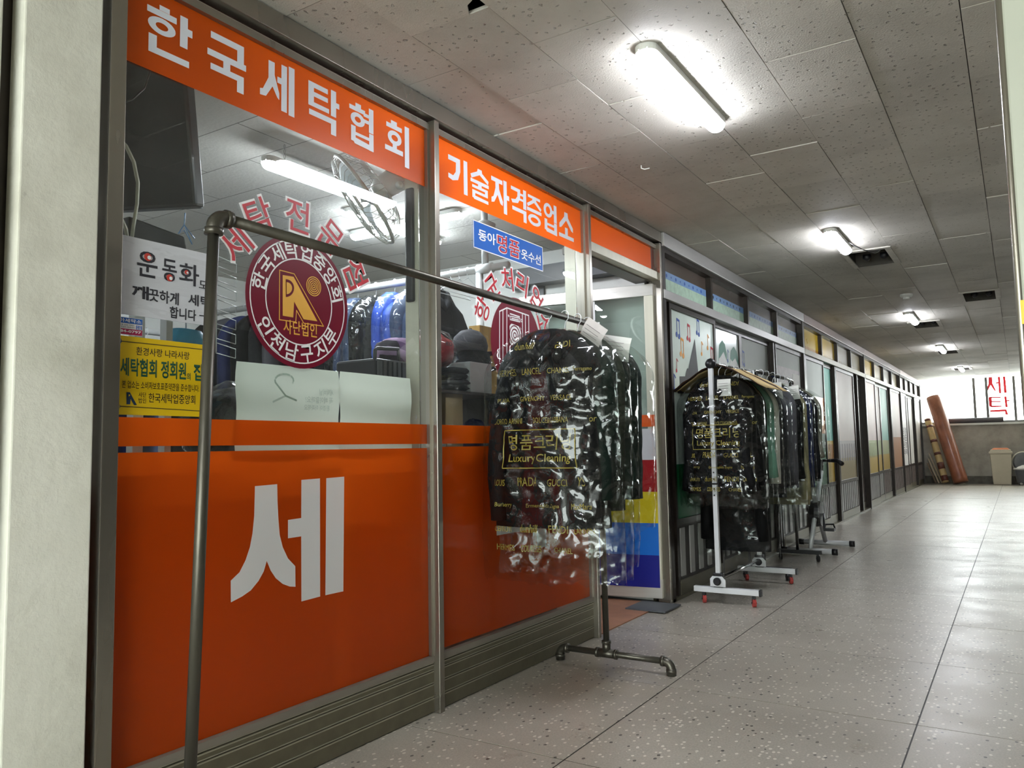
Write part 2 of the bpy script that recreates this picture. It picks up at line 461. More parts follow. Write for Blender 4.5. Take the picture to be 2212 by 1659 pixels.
# ================================================================== walls
tag(MB().box((5.3, -4.2, 0), (5.4, YE + .2, ZC + .2)).build('wall_right', mat('dim_opposite_wall', '#5c564d', .6, 0, .15, 2)), 'plain dim wall closing the far side of the corridor', 'wall', kind='structure')
nw = thing('wall_near', 'pale wall behind the viewpoint with a wide daylight opening', 'wall', (2.4, -4.1, 0), kind='structure')
MB().box((-3.4, -4.2, 0), (.2, -4.0, ZC + .2)).box((4.3, -4.2, 0), (5.4, -4.0, ZC + .2)).box((.2, -4.2, 2.2), (4.3, -4.0, ZC + .2)).build('wall_face', WHITEW, nw)
tag(MB().box((-3.4, -4.2, 0), (-3.3, YE + .2, ZC + .2)).build('wall_back', WHITEW), 'white back wall of the shop rooms', 'wall', kind='structure')
# end wall below the window band
ew = thing('wall_end', 'mottled grey plaster wall under the bright end window', 'wall', (2.5, YE, 0), kind='structure')
ZS = 1.33
MB().box((-3.4, YE, .16), (5.4, YE + .2, ZS)).box((-3.4, YE, ZS), (-.02, YE + .2, ZC + .3)).box((-.02, YE, 2.44), (5.4, YE + .2, ZC + .3)).build('wall_face', CONC, ew)
MB().box((-.05, YE - .012, 0), (5.4, YE + .1, .17)).build('baseboard', mat('dirty_skirting', '#5d5a50', .7, var=.4, nscale=9), ew)
MB().box((-.02, YE - .05, ZS - .03), (5.4, YE + .1, ZS + .012)).build('window_sill', WHITEW, ew)
# end window: mullions, panes, red lettering seen from behind
wi = thing('window_1', 'blown-out end window with reversed red lettering on its panes', 'window', (2.5, YE, ZS), kind='structure')
GLASS_END = clear_mat('window_glass', '#ffffff', .03, .02)
mull_px = [(2105, 860), (2132, 860), (2192, 860)]
xs = [0.0] + [PY(a, b, YE + .05).x for a, b in mull_px] + [2.6, 3.5, 4.4, 5.3]
FRM = mat('window_frame_grey', '#6f6d69', .5, .3)
for i, x in enumerate(xs): MB().box((x - .025, YE + .02, ZS + .01), (x + .025, YE + .09, 2.44)).build('mullion', FRM, wi)
MB().box((0, YE + .03, ZS + .01), (5.3, YE + .09, ZS + .055)).build('bottom_rail', FRM, wi)
for a, b in zip(xs[:-1], xs[1:]):
    MB().quad((a, YE + .055, ZS), (b, YE + .055, ZS), (b, YE + .055, 2.44), (a, YE + .055, 2.44)).build('pane', GLASS_END, wi)
REDL = mat('red_vinyl', '#a3131c', .45, 0, .06, 6, trans=.12)
m = MB()
def EW(px, py): q = PY(px, py, YE + .05); return (q.x, q.y, q.z)
def ewpoly(pts): m.add([EW(*p) for p in pts], [tuple(range(len(pts)))])
# 세 / 탁 painted down the window
ewpoly([(2135, 812), (2143, 811), (2144, 828), (2152, 845), (2148, 844), (2140, 832), (2133, 846), (2128, 847), (2135, 830)])
ewpoly([(2155, 811), (2160, 811), (2163, 850), (2158, 850)]); ewpoly([(2151, 826), (2157, 825), (2157, 828), (2151, 829)])
ewpoly([(2166, 810), (2171, 810), (2175, 849), (2169, 849)])
ewpoly([(2135, 858), (2142, 857), (2143, 878), (2137, 879)]); ewpoly([(2140, 857), (2162, 857), (2162, 860), (2140, 860)])
ewpoly([(2140, 866), (2162, 866), (2162, 869), (2140, 869)]); ewpoly([(2140, 876), (2164, 876), (2164, 879), (2140, 880)])
ewpoly([(2169, 856), (2174, 856), (2177, 880), (2172, 880)]); ewpoly([(2174, 864), (2181, 864), (2181, 867), (2174, 867)])
ewpoly([(2138, 886), (2174, 884), (2178, 896), (2172, 896), (2171, 889), (2139, 890)])
m.build('red_lettering', REDL, wi)
m = MB()
for t, px, w_ in (('한미세', 2052, 44), ('명품', 1990, 30)):
    a = Vector(EW(px + w_, 821)); ww = abs(EW(px + w_, 821)[0] - EW(px, 821)[0])
    put_text(m, t, a, (-1, 0, 0), (0, 0, 1), ww, .085, .02)
m.build('upper_lettering', mat('faded_red_vinyl', '#d98a80', .5, trans=.5), wi)

# left pillar with its gap and the wall stub beyond
tag(MB().box((-.25, .875, 0), (.012, 1.058, ZC + .1)).build('wall_pillar', PLAST, bevel=.004), 'chipped white plaster pillar at the edge of the laundry front', 'pillar', kind='structure')
tag(MB().box((-.25, -.2, 0), (.0, .836, ZC + .1)).build('wall_stub', PLAST, bevel=.004), 'yellowed plaster strip beyond the black gap beside the pillar', 'wall', kind='structure')
tag(MB().box((-.25, .836, 0), (-.045, .876, ZC + .1)).build('trim_gap', BROWN), 'black recessed frame strip between two plaster faces', 'trim', kind='structure')
tag(MB().box((-3.3, .80, 0), (-.25, 1.0, ZC + .1)).build('wall_shop_side', WHITEW), 'white side wall of the laundry near the pillar', 'wall', kind='structure')
tag(MB().box((-.02, -4.0, 0), (.0, -.2, ZC + .1)).build('wall_left', PLAST), 'plain plaster corridor wall beside the viewpoint', 'wall', kind='structure')
# pillar of the opposite shop front at the right edge
yp = 1.32; xp = PY(2189, 560, yp).x
rp = thing('trim_pillar', 'pale green-white metal post at the right edge, edge strip catching light', 'pillar', (xp + .08, yp + .06, 0), kind='structure')
PILW = mat('pale_green_enamel', '#a3a699', .32, .0, .05, 3, stretch=(1, 1, .4), bump=.05, bscale=8)
MB().box((xp + .006, yp, 0), (xp + .15, yp + .12, ZC)).build('post_face', PILW, rp, bevel=.004)
MB().tube([(xp + .004, yp + .004, 0), (xp + .004, yp + .004, ZC)], .005, 8).build('edge_strip', ALU, rp, smooth=True)
q = PY(2209, 648, yp - .001); q2 = PY(2209, 700, yp - .001)
MB().box((q.x - .003, yp - .001, q2.z), (q.x + .05, yp, q.z)).build('yellow_sticker', mat('yellow_paper', '#d8b620', .5), rp)

# ================================================================== ceiling openings
def hatch(k, j, label):
    x1 = CX0 + k * CDX; x0 = x1 - CDX; off = .0 if k % 2 == 0 else .27; y0 = CY0 + off + j * CDY; y1 = y0 + CDY
    t = thing('ceiling_opening', label, 'opening', ((x0 + x1) / 2, (y0 + y1) / 2, ZC), group='open ceiling hatches')
    m = MB(); e = .03
    m.quad((x0, y0, ZC), (x0, y0, ZC + .15), (x1, y0, ZC + .15), (x1, y0, ZC)).quad((x0, y1, ZC), (x1, y1, ZC), (x1, y1, ZC + .15), (x0, y1, ZC + .15))
    m.quad((x0, y0, ZC), (x0, y1, ZC), (x0, y1, ZC + .15), (x0, y0, ZC + .15)).quad((x1, y0, ZC), (x1, y0, ZC + .15), (x1, y1, ZC + .15), (x1, y1, ZC))
    m.quad((x0, y0, ZC + .15), (x0, y1, ZC + .15), (x1, y1, ZC + .15), (x1, y0, ZC + .15))
    m.build('recess', mat('old_fitting_grey', '#4a463e', .8, var=.4, nscale=7), t)
    fw = mat('ceiling_frame_white', '#c3bfb5', .6, var=.15)
    MB().box((x0 - .012, y0 - .02, ZC - .006), (x1 + .012, y0 + e, ZC + .004)).build('frame_bar', fw, t)
    MB().box((x1 - e, y0 + e, ZC - .006), (x1 + .012, y1 + .012, ZC + .004)).build('frame_bar', fw, t)
    MB().box((x0 - .012, y0 + e, ZC - .006), (x0 + e * .7, y1 + .012, ZC + .004)).build('frame_bar', fw, t)
    m = MB(); xm = (x0 + x1) / 2
    for dx in (-.05, .07): m.lathe([(.028, 0), (.03, .03), (.012, .05)], (xm + dx, y1 - .16, ZC + .06), (0, .3, -1), 12)
    m.tube([(x0 + .03, y1 - .16, ZC + .1), (x1 - .03, y1 - .16, ZC + .1)], .008, 6)
    m.build('lamp_holder', BLACK, t, smooth=True)
for (k, j), lb in zip(HOLE_LIST, ['open ceiling hatch right behind the second corridor lamp', 'open ceiling hatch behind the third corridor lamp', 'open ceiling hatch behind the fourth corridor lamp',
                                 'small open ceiling hatch behind the last corridor lamp', 'broken black ceiling hatch beside the right-hand post']): hatch(k, j, lb)

# ================================================================== corridor lamps
COVER = emit_mat('led_cover_glow', '#f3f6ff', LAMP_POWER)
def lamp(p0, p1, label, wid=.038, group='corridor ceiling lamps', zc=ZC, m_=None, drop=.0):
    p0, p1 = Vector(p0), Vector(p1); c = (p0 + p1) / 2
    t = thing('ceiling_lamp', label, 'ceiling lamp', (c.x, c.y, zc), group=group)
    d = (p1 - p0).normalized(); s = d.cross(Vector((0, 0, 1))).normalized(); L = (p1 - p0).length
    hw_ = wid * 1.05; cap = [((L / 2 - hw_) + hw_ * math.cos(q), hw_ * math.sin(q)) for q in [-PI / 2 + i * PI / 10 for i in range(11)]]; cap += [(-a_, -b_) for a_, b_ in cap]
    MB().prism(cap, (c.x, c.y, zc - drop - .024), d, s, (0, 0, .024)).build('housing', WHITEW, t)
    m = MB()
    us = [0, .004, .012, .022, .034, .05, .5, .95, .966, .978, .988, .996, 1]
    def fn2(i, j):
        u = us[j]; th = PI * i / 10; e = min(1, min(u, 1 - u) * L / wid); k = math.sqrt(max(0, 1 - (1 - e) ** 2))
        return Vector((c.x, c.y, zc - drop - .019)) + d * ((u - .5) * L) + s * (math.cos(th) * wid * k) + Vector((0, 0, -math.sin(th) * .036 * k))
    m.grid(fn2, 11, len(us)); m.build('cover', m_ or COVER, t, smooth=True)
    return t
LZ = 2.285
LPX = [((1388, 124), (1553, 291)), ((1790, 510), (1831, 552)), ((1960, 685), (1980, 703)), ((2028, 752), (2040, 765)), ((2072, 797), (2081, 804))]
LL = ['long bright lamp tube on the ceiling nearest the viewer', 'second corridor lamp, with loose wires beside an open hatch', 'third corridor lamp down the ceiling row', 'fourth corridor lamp down the ceiling row', 'last small corridor lamp before the end window']
lamps = []
for (a, b), lb in zip(LPX, LL):
    p, q = PZ(*a, LZ), PZ(*b, LZ); x = (p.x + q.x) / 2; ym = (p.y + q.y) / 2; L = min(max(q.y - p.y, .6), .88)
    lamps.append(lamp((x, ym - L / 2, ZC), (x, ym + L / 2, ZC), lb))
lamp((.95, -1.6, ZC), (.95, -.72, ZC), 'corridor lamp overhead behind the viewpoint')
# wires from second lamp into the hatch
l2 = lamps[1].location
for k in range(3):
    pts = [Vector((l2.x + .05, l2.y + .1, ZC - .012)).lerp(Vector((1.12, 6.08, ZC - .008)), i / 8) + Vector((0, 0, -.03 * math.sin(PI * i / 8) * (1 + .4 * k))) + Vector((.02 * k * math.sin(PI * i / 8), 0, 0)) for i in range(9)]
    MB().tube(pts, .0025, 5).build('wire', BLACK, lamps[1], smooth=True)
# smoke detector
q = PZ(1958, 640, ZC - .02)
sd = thing('smoke_detector', 'round white smoke detector on the corridor ceiling', 'smoke detector', (q.x, q.y, ZC))
MB().lathe([(.055, 0), (.055, -.018), (.042, -.03)], (q.x, q.y, ZC), (0, 0, 1), 20).build('base', WHITEW, sd, smooth=False)
MB().lathe([(.03, -.03), (.03, -.046), (.016, -.052)], (q.x, q.y, ZC), (0, 0, 1), 16).build('sensor_head', WHITEW, sd)
q = PZ(1385, 357, ZC)
sc_ = thing('ceiling_hook', 'small bent white hook stuck in a ceiling tile', 'hook', (q.x, q.y, ZC))
MB().tube([(q.x, q.y, ZC), (q.x, q.y, ZC - .015), (q.x + .012, q.y + .01, ZC - .02), (q.x + .035, q.y + .02, ZC - .016)], .003, 6).build('bent_wire', WHITEW, sc_, smooth=True)
# ================================================================== laundry shop front
XF = -.03                       # plane of the films on the glass
def F(px, py, x=XF): return PX(px, py, x)
GLASS = clear_mat('shop_glass', '#eef4f1', .075, .0, haze=.03)
def film(name, col, trans):
    """adhesive vinyl film on glass: glossy, lets light from inside glow through"""
    if name in MATS: return MATS[name]
    b = NT(name); c = lin(col); v = b.coords('Object'); f = b.noise(v, 2.5, 3)
    colr = b.ramp(f, [(.3, tuple(x * .97 for x in c[:3]) + (1,)), (.7, c)])
    p = b.n('ShaderNodeBsdfPrincipled'); b.l(colr, p.inputs['Base Color']); p.inputs['Roughness'].default_value = .32
    p.inputs['Coat Weight'].default_value = .45; p.inputs['Coat Roughness'].default_value = .04
    t = b.n('ShaderNodeBsdfTranslucent'); b.l(b.mix(1.0, colr, (1.35, 1.5, 1.5, 1), 'MULTIPLY'), t.inputs[0])
    ms = b.n('ShaderNodeMixShader', i_0=trans); b.l(p.outputs[0], ms.inputs[1]); b.l(t.outputs[0], ms.inputs[2]); b.l(ms.outputs[0], b.out.inputs[0])
    return b.m
ORANGE = film('orange_film', '#de560d', .62)
WHITEF = film('white_film', '#dfe3e2', .25)
BEAD = mat('bright_bead', '#a8a592', .35, .6, .08)
XP = .012                       # front of posts and header
yJ0, yJ1 = F(207, 700).y, F(243, 700).y
yA0, yA1 = F(927, 1000).y, PX(956, 1000, XP).y
yB0, yB1 = F(1267, 920).y, PX(1288, 920, XP).y
yD1 = 4.70                      # far end of the door opening
zT0, zT1 = F(915, 402).z, F(912, 278).z
zb1, zb0, zl1 = F(885, 916).z, F(885, 959).z, F(885, 966).z
zk = F(700, 1501).z
front = thing('shop_front', 'laundry shop front with orange window films and aluminium posts', 'shop front', (-.02, 2.9, 0))
# posts and header
MB().box((-.06, yJ0, 0), (XP - .004, yJ1, ZC)).build('post', ALU, front, bevel=.002)
MB().box((-.07, yA0, 0), (XP, yA1, 2.26)).build('post', ALU, front, bevel=.002)
MB().box((-.07, yB0, 0), (XP, yB1, 2.26)).build('post', ALU, front, bevel=.002)
MB().box((-.07, yD1, 0), (XP, yD1 + .03, 2.26)).build('post', ALU, front, bevel=.002)
MB().box((-.07, yJ1, 2.268), (XP, yD1 + .045, ZC - .004)).build('header', ALU, front, bevel=.002)
MB().box((-.06, yJ1, 2.225), (-.034, yD1, 2.268)).build('header_recess', mat('recess_brown', '#3b211a', .5, .2), front)
bays = [(yJ1, yA0), (yA1 - .012, yB0), (yB1 - .01, yD1)]
for i, (a, b) in enumerate(bays):
    MB().box((-.036, a, zT1 - .002), (-.012, b, zT1 + .022)).build('top_rail', ALU, front)
    MB().box((-.04, a, zT1 + .022), (-.022, b, zT1 + .03)).build('top_rail', CREAM, front)
for i, (a, b) in enumerate(bays[:2]):
    MB().quad((XF - .004, a, zk), (XF - .004, b, zk), (XF - .004, b, zT1 + .02), (XF - .004, a, zT1 + .02)).build('pane', GLASS, front)
    MB().box((-.034, b - .012, zk), (-.016, b, zT1)).build('bead', ALU, front)
    # kick boards
    MB().box((-.036, a, zk - .022), (-.012, b, zk)).build('sill', mat('sill_grey', '#847d72', .5, .3, stretch=(1, .05, 1)), front)
    hs = [0.004, .062, .112, .160, zk - .022]
    for z0, z1 in zip(hs[:-1], hs[1:]):
        m = MB(); m.box((-.045, a, z0), (-.016, b, z1 - .008)); m.cur = 1
        m.tube([(-.019, a, z1 - .011), (-.019, b, z1 - .011)], .0036, 6); m.tube([(-.019, a, z1 - .003), (-.019, b, z1 - .003)], .003, 6)
        m.cur = 0; m.box((-.05, a, z1 - .009), (-.03, b, z1))
        m.build('kick_board', [ALU_D, BEAD], front)
# films
fa, fb = F(250, 300).y - .006, F(917, 700).y
f1 = [None, None]
def sheet(name, m, y0, y1, z0, z1, x=XF, parent=front, dz=0.0):
    return MB().add([(x, y0, z0), (x, y1, z0 + dz), (x, y1, z1), (x, y0, z1)], [(0, 1, 2, 3)]).build(name, m, parent)
pA = (yJ1 + .002, yA0 - .012); pB = (yA1 - .008, yB0 - .012)
tfA = sheet('sign_film', ORANGE, pA[0], pA[1], zT0, zT1); tfB = sheet('sign_film', ORANGE, pB[0], pB[1], zT0, zT1)
sheet('band_film', ORANGE, pA[0], pA[1], zb0, zb1); sheet('band_film', ORANGE, pB[0], pB[1], zb0, zb1)
lfA = sheet('lower_film', ORANGE, pA[0], pA[1], zk + .001, zl1 - .004); lfB = sheet('lower_film', ORANGE, pB[0], pB[1], zk + .012, zl1, dz=-.008)
# transom above the door
tz0, tz1 = F(1278, 527).z, zT1
sheet('transom_film', ORANGE, yB1 - .008, yD1 - .05, tz0, tz1)
MB().box((-.06, yB1 - .01, tz0 - .05), (-.005, yD1, tz0)).build('transom_rail', CREAM, front, bevel=.002)
MB().box((-.16, yB1 - .01, tz0 - .058), (-.06, yD1, tz0 - .02)).build('door_closer_box', mat('shadow_grey_metal', '#6f6c66', .45, .4), front)
MB().box((-.05, yD1 - .05, tz0), (-.03, yD1, tz1)).build('bead', mat('rust_red_side', '#7c3a2c', .45, .2), front)

# --- hand-cut sign letters
R_, O_, P_ = 'R', 'O', 'P'
SYL = {
 '한': [(R_, .27, .90, .50, 1.0), (R_, 0, .77, .66, .895), (O_, .33, .585, .31, .165, .17, .095), (R_, .74, .37, .92, 1.0), (R_, .9, .64, 1.03, .79), (R_, .04, 0, .22, .36), (P_, [(.04, .1), (.12, 0), (.96, 0), (.96, .13), (.04, .13)])],
 '국': [(R_, .08, .86, .94, 1.0), (R_, .76, .56, .94, .95), (R_, 0, .48, 1.0, .615), (R_, .4, .28, .58, .5), (R_, .08, .2, .94, .33), (R_, .76, -.04, .94, .3)],
 '세': [(P_, [(.24, 1), (.42, 1), (.42, .72), (.56, .35), (.56, .2), (.5, .24), (.36, .44), (.17, .16), (.0, .14), (0, .28), (.08, .3), (.24, .6)]), (R_, .5, .58, .66, .72), (R_, .62, -.02, .79, 1.04), (R_, .84, -.05, 1.02, 1.08)],
 '탁': [(R_, .02, .44, .2, 1), (R_, .02, .88, .66, 1), (R_, .1, .67, .66, .78), (R_, .02, .42, .7, .53), (R_, .76, .4, .94, 1.04), (R_, .92, .64, 1.05, .77), (R_, .04, .2, .94, .33), (R_, .76, -.06, .94, .28)],
 '협': [(R_, .24, .93, .46, 1.03), (R_, 0, .82, .62, .93), (O_, .33, .62, .28, .17, .16, .1), (R_, .56, .78, .8, .87), (R_, .56, .62, .8, .71), (R_, .77, .42, .96, 1.05), (R_, .06, .03, .24, .42), (R_, .78, -.04, .96, .4), (R_, .1, .2, .9, .28), (P_, [(.06, .12), (.2, -.02), (.96, -.04), (.96, .09), (.06, .15)])],
 '회': [(R_, .2, .95, .46, 1.05), (R_, 0, .83, .68, .95), (O_, .36, .60, .3, .19, .16, .11), (R_, .27, .3, .45, .46), (R_, -.06, .2, .72, .33), (R_, .8, -.06, 1, 1.06)],
 '기': [(P_, [(0, 1), (.62, 1), (.62, .62), (.5, .34), (.22, .26), (0, .3), (0, .44), (.25, .42), (.38, .56), (.4, .85), (0, .85)]), (R_, .8, -.02, 1, 1.04)],
 '술': [(P_, [(.4, 1), (.62, 1), (.64, .9), (1, .74), (.96, .62), (.5, .82), (.06, .62), (0, .74), (.36, .9)]), (R_, 0, .5, 1, .61), (R_, .4, .36, .6, .52), (R_, .08, .34, .94, .43), (R_, .78, .2, .94, .42), (R_, .08, .18, .94, .27), (R_, .08, .02, .24, .26), (P_, [(.08, .06), (.18, -.02), (.96, -.02), (.96, .08), (.08, .1)])],
 '자': [(R_, 0, .86, .66, 1), (P_, [(.24, .9), (.44, .9), (.46, .66), (.68, .3), (.66, .16), (.52, .2), (.36, .46), (.16, .18), (0, .14), (0, .3), (.12, .36), (.24, .66)]), (R_, .72, -.08, .92, 1.04), (R_, .88, .42, 1.06, .58)],
 '격': [(R_, .02, .88, .62, 1), (P_, [(.44, .95), (.62, .95), (.6, .68), (.46, .5), (.1, .44), (.02, .55), (.3, .6), (.42, .72)]), (R_, .56, .8, .82, .88), (R_, .54, .62, .82, .7), (R_, .8, .38, 1, 1.05), (R_, .08, .2, 1, .33), (R_, .8, -.08, 1, .28)],
 '증': [(R_, .08, .9, .92, 1), (P_, [(.4, .95), (.62, .95), (.64, .86), (1, .66), (.94, .56), (.5, .78), (.06, .56), (0, .66), (.36, .84)]), (R_, 0, .42, 1, .54), (O_, .5, .16, .44, .2, .18, .11)],
 '업': [(O_, .34, .76, .33, .26, .17, .12), (R_, .56, .7, .8, .82), (R_, .78, .4, 1, 1.05), (R_, .06, .02, .26, .42), (R_, .78, -.06, 1, .38), (R_, .1, .2, .9, .29), (P_, [(.06, .1), (.2, -.04), (1, -.06), (1, .07), (.06, .12)])],
 '소': [(P_, [(.38, 1), (.62, 1), (.64, .82), (1, .5), (1, .34), (.86, .38), (.5, .7), (.14, .38), (0, .34), (0, .5), (.36, .82)]), (R_, .4, .12, .6, .42), (R_, -.04, 0, 1.04, .14)],
}
def sign_row(chars, boxes, zt, zb, parent):
    for ch, (a, b, ym) in zip(chars, boxes):
        y0, y1 = F(a, ym).y, F(b, ym).y; m = MB()
        strokes(m, SYL[ch], (XF + .0012, y0, zb), YV, ZV, y1 - y0, zt - zb)
        m.build('letter', mat('grey_white_vinyl', '#d9dbe2', .45, 0, .03), parent)
zt, zb = F(454, 66).z, F(527, 206).z
sign_row('한국세탁협회', [(316, 412, 80), (447, 531, 135), (561, 634, 190), (664, 729, 240), (754, 808, 285), (834, 883, 320)], zt, zb + .006, tfA)
zt, zb = F(968, 333).z, F(1237, 524).z
sign_row('기술자격증업소', [(968, 1009, 380), (1016, 1055, 400), (1061, 1097, 420), (1103, 1136, 440), (1138, 1169, 460), (1174, 1202, 475), (1208, 1237, 490)], zt, zb + .004, tfB)
# the big cut letters on the lower films
def pxpoly(m, pts, x=XF + .0012):
    m.add([F(*p, x) for p in pts], [tuple(range(len(pts)))])
def crop(pts, ox, oy, s): return [(ox + a / s, oy + b / s) for a, b in pts]
m = MB()
pxpoly(m, crop([(378, 215), (636, 192), (640, 400), (650, 600), (665, 780), (700, 920), (760, 1050), (845, 1140), (847, 1377), (780, 1375), (700, 1345), (620, 1280), (560, 1190), (515, 1080), (480, 1200), (420, 1310), (330, 1420), (230, 1490), (100, 1558), (98, 1308), (200, 1210), (270, 1070), (320, 920), (350, 760), (370, 560)], 480, 1010, 5.35))
pxpoly(m, crop([(915, 143), (1130, 125), (1132, 1490), (915, 1548), (913, 795), (760, 818), (760, 605), (913, 583)], 480, 1010, 5.35))
pxpoly(m, crop([(1203, 123), (1410, 105), (1400, 1430), (1192, 1476)], 480, 1010, 5.35))
m.build('letter', WHITEF, lfA)
m = MB(); zt, zb = F(700, 1034).z, F(700, 1288).z
strokes(m, SYL['탁'], (XF + .0012, F(1066, 1100).y, zb + .02), YV, ZV, F(1184, 1100).y - F(1066, 1100).y, zt - zb - .02)
m.build('letter', WHITEF, lfB)

# ================================================================== things stuck on the glass
def strip(m, pts, w, x, closed=False):
    """flat line of width w through facade points (y, z)"""
    pts = [Vector((p[0], p[1])) for p in pts]; n = len(pts)
    for i in range(n if closed else n - 1):
        a, b = pts[i], pts[(i + 1) % n]; d = (b - a).normalized() * (w / 2); s = Vector((-d.y, d.x)); a = a - d * .6; b = b + d * .6
        xx_ = x + (i % 3) * 8e-5; m.add([(xx_, *(a + s)), (xx_, *(a - s)), (xx_, *(b - s)), (xx_, *(b + s))], [(0, 1, 2, 3)])
def disc(m, y, z, r, x, n=48, r0=0.0):
    vs = []
    for i in range(n):
        t = 2 * PI * i / n; vs.append((x, y + r * math.cos(t), z + r * math.sin(t)))
        if r0: vs.append((x, y + r0 * math.cos(t), z + r0 * math.sin(t)))
    if r0: m.add(vs, [(2 * i, 2 * ((i + 1) % n), 2 * ((i + 1) % n) + 1, 2 * i + 1) for i in range(n)])
    else: m.add(vs, [tuple(range(n))])
def arc_text(m, text, y, z, r, a0, a1, w, h, x, bold=.016, flip=False):
    for i, ch in enumerate(text):
        a = a0 + (a1 - a0) * (i / max(1, len(text) - 1)); rot = a - PI / 2 + (PI if flip else 0)
        cy, cz = y + r * math.cos(a), z + r * math.sin(a)
        put_text(m, ch, (x, cy - w / 2, cz - h / 2), YV, ZV, w, h, bold, rot)
MAROON = film('maroon_film', '#6e0a24', .12); WHT = mat('print_white', '#e8e8e6', .45, var=.02); GOLD = mat('print_gold', '#e2a83a', .45, var=.04)
REDV = mat('print_red', '#c62f3a', .45, var=.04, trans=.2); INK = mat('print_black', '#16161c', .5, var=.1); GREEN = mat('print_green', '#0e4b35', .5, var=.08); NAVY = mat('print_navy', '#16324f', .5, var=.08)
YEL = mat('yellow_sheet', '#d9b512', .35, 0, .05, 4, coat=.3); BLUEP = mat('print_blue', '#1f5fb4', .4, 0, .06, 3, coat=.3)
X1, X2, X3, X4 = XF + .0008, XF + .0016, XF + .0024, XF + .0032
cy_, cz_ = (F(527, 652).y + F(752, 652).y) / 2, (F(640, 510).z + F(640, 794).z) / 2; RC = (F(640, 510).z - F(640, 794).z) / 2 + .002
lg = thing('logo_sticker', 'round maroon trade association sticker with golden emblem, on the first window', 'sticker', (XF, cy_, cz_ - RC))
m = MB(); disc(m, cy_, cz_, RC, X1, 64); m.build('disc', MAROON, lg)
m = MB(); disc(m, cy_, cz_, RC * .93, X2, 64, RC * .91); disc(m, cy_, cz_, RC * .655, X2, 64, RC * .635); m.build('ring', WHT, lg)
m = MB(); arc_text(m, '한국세탁업중앙회', cy_, cz_, RC * .785, PI * .92, PI * .10, .052, .056, X2)
m.build('lettering', WHT, lg); m = MB(); arc_text(m, '인천남구지부', cy_, cz_, RC * .785, PI * 1.19, PI * 1.80, .052, .056, X2, flip=True); m.build('lettering', WHT, lg)
def cp(a, b): q = F(460 + a / 3.95, 560 + b / 3.95); return (q.y, q.z)
m = MB()
m.add([(X2, *cp(*p)) for p in [(592, 135), (685, 150), (888, 530), (770, 512), (690, 362), (682, 497), (592, 482)]], [tuple(range(7))])
def dshape(s, x):
    pts = [(618, 245 - 78 * s)] + [(618 + 70 * s * math.cos(t), 247 - 76 * s * math.sin(t)) for t in [PI / 2 - i * PI / 12 for i in range(13)]] + [(618, 245 + 80 * s)]
    return [(x, *cp(*p)) for p in pts]
c0, c1 = cp(857, 232), cp(920, 232); r0 = abs(c1[0] - c0[0])
for k in range(5): disc(m, c0[0], c0[1], r0 * (1 - k * .2), X2, 32, r0 * (1 - k * .2) - r0 * .1)
strip(m, [cp(*p) for p in [(566, 93), (690, 125), (940, 572), (772, 546), (710, 436), (703, 536), (564, 516)]], .003, X2, True)
q0, q1 = cp(598, 648), cp(885, 575); put_text(m, '사단법인', (X2, q0[0], cp(740, 652)[1]), YV, ZV, q1[0] - q0[0], .045, .012)
m.build('emblem', GOLD, lg)
m = MB(); m.add(dshape(1.0, X3), [tuple(range(15))]); m.build('emblem_counter', MAROON, lg)
m = MB(); m.add([(p[0], p[1] * 1 + .002, p[2]) for p in dshape(.68, X4)], [tuple(range(15))]); m.build('emblem_centre', GOLD, lg)
def arc_letters(chars, spots, name, label, size, mm):
    y0, z0 = F(*spots[len(spots) // 2][:2]).y, F(*spots[len(spots) // 2][:2]).z
    t = thing(name, label, 'lettering', (XF, y0, z0 - .3))
    for ch, (px, py, rot) in zip(chars, spots):
        c = F(px, py); r = math.radians(rot); m = MB()
        put_text(m, ch, (X1, c.y - size * .54, c.z - size * .57), YV, ZV, size * 1.08, size * 1.14, .03, r); o = m.build('letter_outline', WHT, t)
        m = MB(); put_text(m, ch, (X3, c.y - size * .46, c.z - size * .5), YV, ZV, size * .92, size, .006, r); m.build('letter', mm, t)
arc_letters('세탁전문점', [(508, 527, 52), (559, 466, 27), (642, 466, -3), (713, 512, -35), (766, 590, -62)], 'window_lettering', 'red white-edged letters arching over the round maroon sticker', .105, REDV)
arc_letters('항균처리업소', [(1041, 668, 66), (1063, 620, 40), (1095, 604, 8), (1127, 614, -14), (1157, 645, -42), (1174, 697, -68)], 'window_lettering', 'red white-edged letters arching above the washing machine sticker', .105, REDV)
# washing machine sticker
c2y, c2z = F(1060, 755).y + RC, F(1100, 640).z - RC
lg2 = thing('machine_sticker', 'round maroon sticker showing a white line-drawn washing machine', 'sticker', (XF, c2y, c2z - RC))
m = MB(); disc(m, c2y, c2z, RC, X1, 64); m.build('disc', MAROON, lg2)
def wp(a, b): q = F(1030 + a / 7.63, 630 + b / 7.63); return (q.y, q.z)
m = MB()
for l in ([(370, 1150), (370, 325), (490, 268), (850, 395), (858, 1100)], [(425, 1200), (425, 310)], [(490, 1150), (490, 268)], [(755, 1000), (745, 372)], [(800, 1000), (795, 380)], [(545, 365), (700, 415)], [(370, 1180), (425, 1215), (430, 1160)]):
    strip(m, [wp(*p) for p in l], .006, X2)
strip(m, [wp(*p) for p in [(545, 405), (705, 440), (705, 500), (545, 460)]], .005, X2, True); strip(m, [wp(*p) for p in [(725, 455), (742, 460), (742, 500), (725, 495)]], .004, X2, True)
m.add([(X2, *wp(*p)) for p in [(535, 545), (560, 525), (700, 575), (725, 610), (722, 860), (560, 885), (540, 865)]], [tuple(range(7))])
m.add([(X2, *wp(*p)) for p in [(565, 430), (690, 460), (690, 480), (565, 450)]], [(0, 1, 2, 3)])
